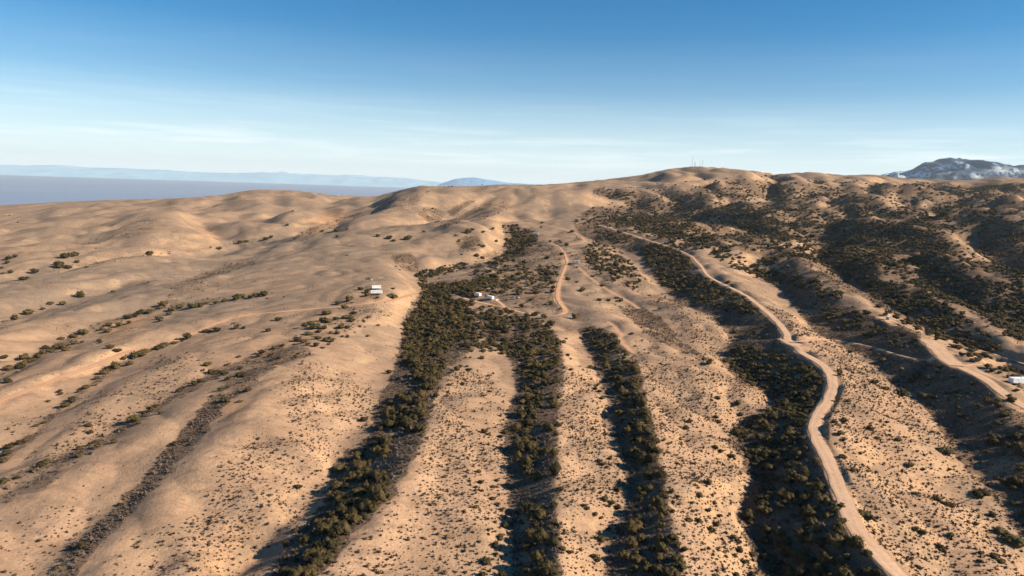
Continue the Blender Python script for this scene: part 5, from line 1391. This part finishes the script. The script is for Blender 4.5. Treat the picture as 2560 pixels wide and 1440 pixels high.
def pickup(label, u, v, turn):
    r = root_at('pickup_truck', label, 'truck', u, v, turn)
    bevel_box('body', -2.6, 2.6, -.95, .95, .45, 1.05, pick_m, r, .1); bevel_box('cab', -1.0, 1.1, -.85, .85, 1.05, 1.75, pick_m, r, .18)
    bevel_box('side_window', -.8, .9, -.9, -.84, 1.15, 1.6, dark_glass, r, 0)
    for sx in (-1.7, 1.65):
        for sy in (-1, 1): cyl('wheel', sx, .4, sy * .95 - .12, sy * .95 + .12, .4, rubber, r, 'y')
pickup('dark green pickup parked before the rear white camper', 933, 722.5, 8)
def tank(label, u, v, rad, hgt, m1, m2, name='water_tank'):
    r = root_at(name, label, 'tank', u, v)
    cyl('shell', 0, 0, -.3, hgt, rad, m1, r, seg=28)
    for k in range(4): cyl('band', 0, 0, hgt * (.2 + .2 * k), hgt * (.2 + .2 * k) + .07, rad * 1.015, m1, r, seg=28)
    cyl('lid', 0, 0, hgt, hgt + .3, rad * 1.02, m2, r, seg=28, r2=rad * .35)
    bevel_box('ladder', rad * .2, rad * .2 + .35, -rad - .12, -rad - .04, 0, hgt, grey_m, r, 0)
tank('green water tank with a pale lid on the bare ridge pad', 2219.5, 800, 1.35, 2.5, green_m, lid_m)
tank('left of two black tanks on the grass above the left camp', 918, 699, .95, 1.5, black_p, black_p)
tank('right of two black tanks on the grass above the left camp', 923, 698.5, .95, 1.6, black_p, black_p)
def small_box(name, label, cat, u, v, L, W, Hh, mat, turn=0):
    r = root_at(name, label, cat, u, v, turn)
    bevel_box('body', -L / 2, L / 2, -W / 2, W / 2, .2, Hh, mat, r, .05); bevel_box('lid', -L / 2 - .05, L / 2 + .05, -W / 2 - .05, W / 2 + .05, Hh, Hh + .1, mat, r, .02)
    for sx in (-.35, .35): bevel_box('foot', sx * L - .1, sx * L + .1, -W / 2, W / 2, -.2, .2, grey_m, r, 0)
small_box('utility_trailer', 'low white utility trailer beside the right box trailer', 'trailer', 1243, 751, 2.6, 1.4, .9, white, 15)
small_box('storage_crate', 'small grey crate in the brush right of the box trailers', 'crate', 1286, 748, 1.8, 1.3, 1.5, grey_m)
small_box('storage_crate', 'small bright white crate right of the grey one', 'crate', 1297, 746, 1.3, 1.1, 1.0, white)
small_box('storage_crate', 'tiny pale crate below the two black tanks', 'crate', 930, 701, 1.0, .9, 1.1, cream)

# vine rows on the ridge
post_me = None
def vine_row(k, label, ua, va, ub, vb):
    global post_me
    r = root_at('vine_row', label, 'vine row', ua, va, 0, 'staked vine rows on the ridge')
    r.rotation_euler = (0, 0, 0)
    xa, ya, _ = r.location; xb, yb, _ = spot(ub, vb)
    n_ = 7
    for t in range(n_):
        x, y = xa + (xb - xa) * t / (n_ - 1), ya + (yb - ya) * t / (n_ - 1)
        z = float(H(np.array([x]), np.array([y]))[0])
        if post_me is None:
            o = cyl('post', 0, 0, -.2, 1.7, .07, wood, r, seg=6); post_me = o.data
        else:
            o = bpy.data.objects.new('post', post_me); COL.objects.link(o); o.parent = r
        o.location = (x - xa, y - ya, z - r.location.z)
        p = bpy.data.objects.new('vine', BUSH_M[(k + t) % 6]); COL.objects.link(p); p.parent = r
        s = random.uniform(.35, .8) if (k * 7 + t) % 9 else 1.6
        p.location = (x - xa + .2, y - ya, z - r.location.z); p.scale = (s, s, s * 1.3)
for k in range(14):
    f = k / 13
    side = 'first' if k == 0 else 'last' if k == 13 else (ORD + ['tenth', 'eleventh', 'twelfth', 'thirteenth'])[k]
    vine_row(k, 'short row of thin stakes, %s from the left on the ridge' % side, 2246 + 54 * f, 832 + 22 * f * .9, 2246 + 54 * f, 814 + 19 * f)

# ranch below the far hill
def house(label, u, v, L, W, Hw, Hr, turn, wall, roof, cat='house', name='ranch_house', door=None):
    r = root_at(name, label, cat, u, v, turn)
    bevel_box('wall', -L / 2, L / 2, -W / 2, W / 2, -1.0, Hw, wall, r, 0)
    o_ = .4
    co = [(-L/2-o_, -W/2-o_, Hw-.1), (L/2+o_, -W/2-o_, Hw-.1), (L/2+o_, W/2+o_, Hw-.1), (-L/2-o_, W/2+o_, Hw-.1)]
    co += [(0, -W/2-o_, Hw+Hr), (0, W/2+o_, Hw+Hr)] if door == 'gable' else [(-L/2-o_, 0, Hw+Hr), (L/2+o_, 0, Hw+Hr)]
    fs = [(0, 1, 4), (1, 2, 5), (1, 5, 4), (2, 3, 5), (3, 0, 4), (3, 4, 5), (0, 3, 2), (0, 2, 1)] if door == 'gable' else [(0, 1, 5), (0, 5, 4), (2, 3, 4), (2, 4, 5), (1, 2, 5), (3, 0, 4), (0, 3, 2), (0, 2, 1)]
    put_mesh('roof', co, fs, roof, smooth=False, parent=r)
    if door == 'gable': bevel_box('door', -1.6, 1.6, -W / 2 - .06, -W / 2 + .02, -.5, Hw * .75, black_p, r, 0)
    else:
        bevel_box('door', -.5, .5, -W / 2 - .05, -W / 2 + .02, -.5, 2.1, wood, r, 0)
        for k in (-.32, .3): bevel_box('window', k * L - .7, k * L + .7, -W / 2 - .05, -W / 2 + .02, 1.0, 2.0, dark_glass, r, 0)
house('white gabled barn with a dark door on the far ridge', 1529, 474.5, 9.5, 10, 2.9, 2.2, 0, white, white, 'barn', 'barn', 'gable')
house('tiny white shed left of the white barn', 1513.5, 474, 3.0, 3, 2.0, .7, 0, white, roofw, 'shed', 'shed')
house('low brown roofed ranch house right of the white barn', 1577, 470.5, 9, 6, 2.2, 1.8, 0, cream, brown_r)
house('blue grey roofed house among small trees right of the barn', 1587, 470.5, 9, 7, 2.6, 1.8, 6, white, blue_r)
house('lone white hut on the distant left ridge', 847, 491, 3.6, 3, 2.6, .7, 0, white, roofw, 'hut', 'hut')

# masts on the hill top
def lattice(label, u, v, hgt, wid, mat, name='radio_mast', rings=(), solid=False, dishes=()):
    r = root_at(name, label, 'mast', u, v, 0, 'masts on the far hill')
    if name == 'radio_mast':
        co, fs = [], []
        def bar(p, q, rad):
            p, q = np.array(p, float), np.array(q, float); d = (q - p) / np.linalg.norm(q - p)
            n1 = np.cross(d, (.2, .3, .9) if abs(d[2]) < .9 else (1, .2, 0)); n1 /= np.linalg.norm(n1); n2 = np.cross(d, n1); b = len(co)
            for c_ in (p, q):
                for k in range(4): co.append(tuple(c_ + rad * (n1 * math.cos(k * 1.5708) + n2 * math.sin(k * 1.5708))))
            for k in range(4): fs.append((b + k, b + (k + 1) % 4, b + 4 + (k + 1) % 4, b + 4 + k))
        legs = [(wid * .58 * math.cos(a), wid * .58 * math.sin(a)) for a in (.3, 2.394, 4.489)]
        for x, y in legs: bar((x, y, -1), (x * .8, y * .8, hgt), .13)
        nb = int(hgt / 2)
        for k in range(nb):
            for j in range(3):
                (xa, ya), (xb, yb) = legs[j], legs[(j + 1) % 3]
                fa, fb = 1 - .2 * k / nb, 1 - .2 * (k + 1) / nb
                bar((xa * fa, ya * fa, k * hgt / nb), (xb * fb, yb * fb, (k + 1) * hgt / nb), .07)
        put_mesh('lattice', co, fs, mat, smooth=False, parent=r)
    else:
        cyl('pole', 0, 0, -1, hgt, wid, mat, r, seg=8, r2=wid * .6)
    for zz, rad in rings: cyl('antenna_ring', 0, 0, zz - .35, zz + .35, rad, steel, r, seg=12)
    for zz, rad in dishes: cyl('antenna_drum', 0, zz, -rad * .9, rad * .9, rad, grey_m, r, 'y', 14)
    cyl('antenna_rod', 0, 0, hgt, hgt + 3.0, .12, steel, r, seg=6)
lattice('tallest lattice mast with a ring near its top on the hill', 1730.5, 416.5, 33, 1.9, steel, rings=((31.5, 1.6),))
lattice('short dark mast carrying two drums, right of the tallest mast', 1737, 416.5, 14, .30, grey_m, 'antenna_pole', dishes=((12.5, 1.4), (7.0, 1.5), (4.5, 1.2)))
lattice('faint thin mast, third from the left on the hill', 1749.5, 417.0, 19, .9, steel, dishes=((6.5, .8),))
lattice('thin lattice mast, rightmost on the hill', 1756, 417.5, 22, 1.4, steel)
for u_, nm, w_ in ((1726.5, 'grey equipment hut left of the tallest mast', grey_m), (1738, 'white equipment hut below the short dark mast', white), (1752, 'white equipment hut between the two rightmost masts', white)):
    house(nm, u_, 417.2, 3.4, 3, 2.2, .5, 0, w_, roofw, 'hut', 'equipment_hut')
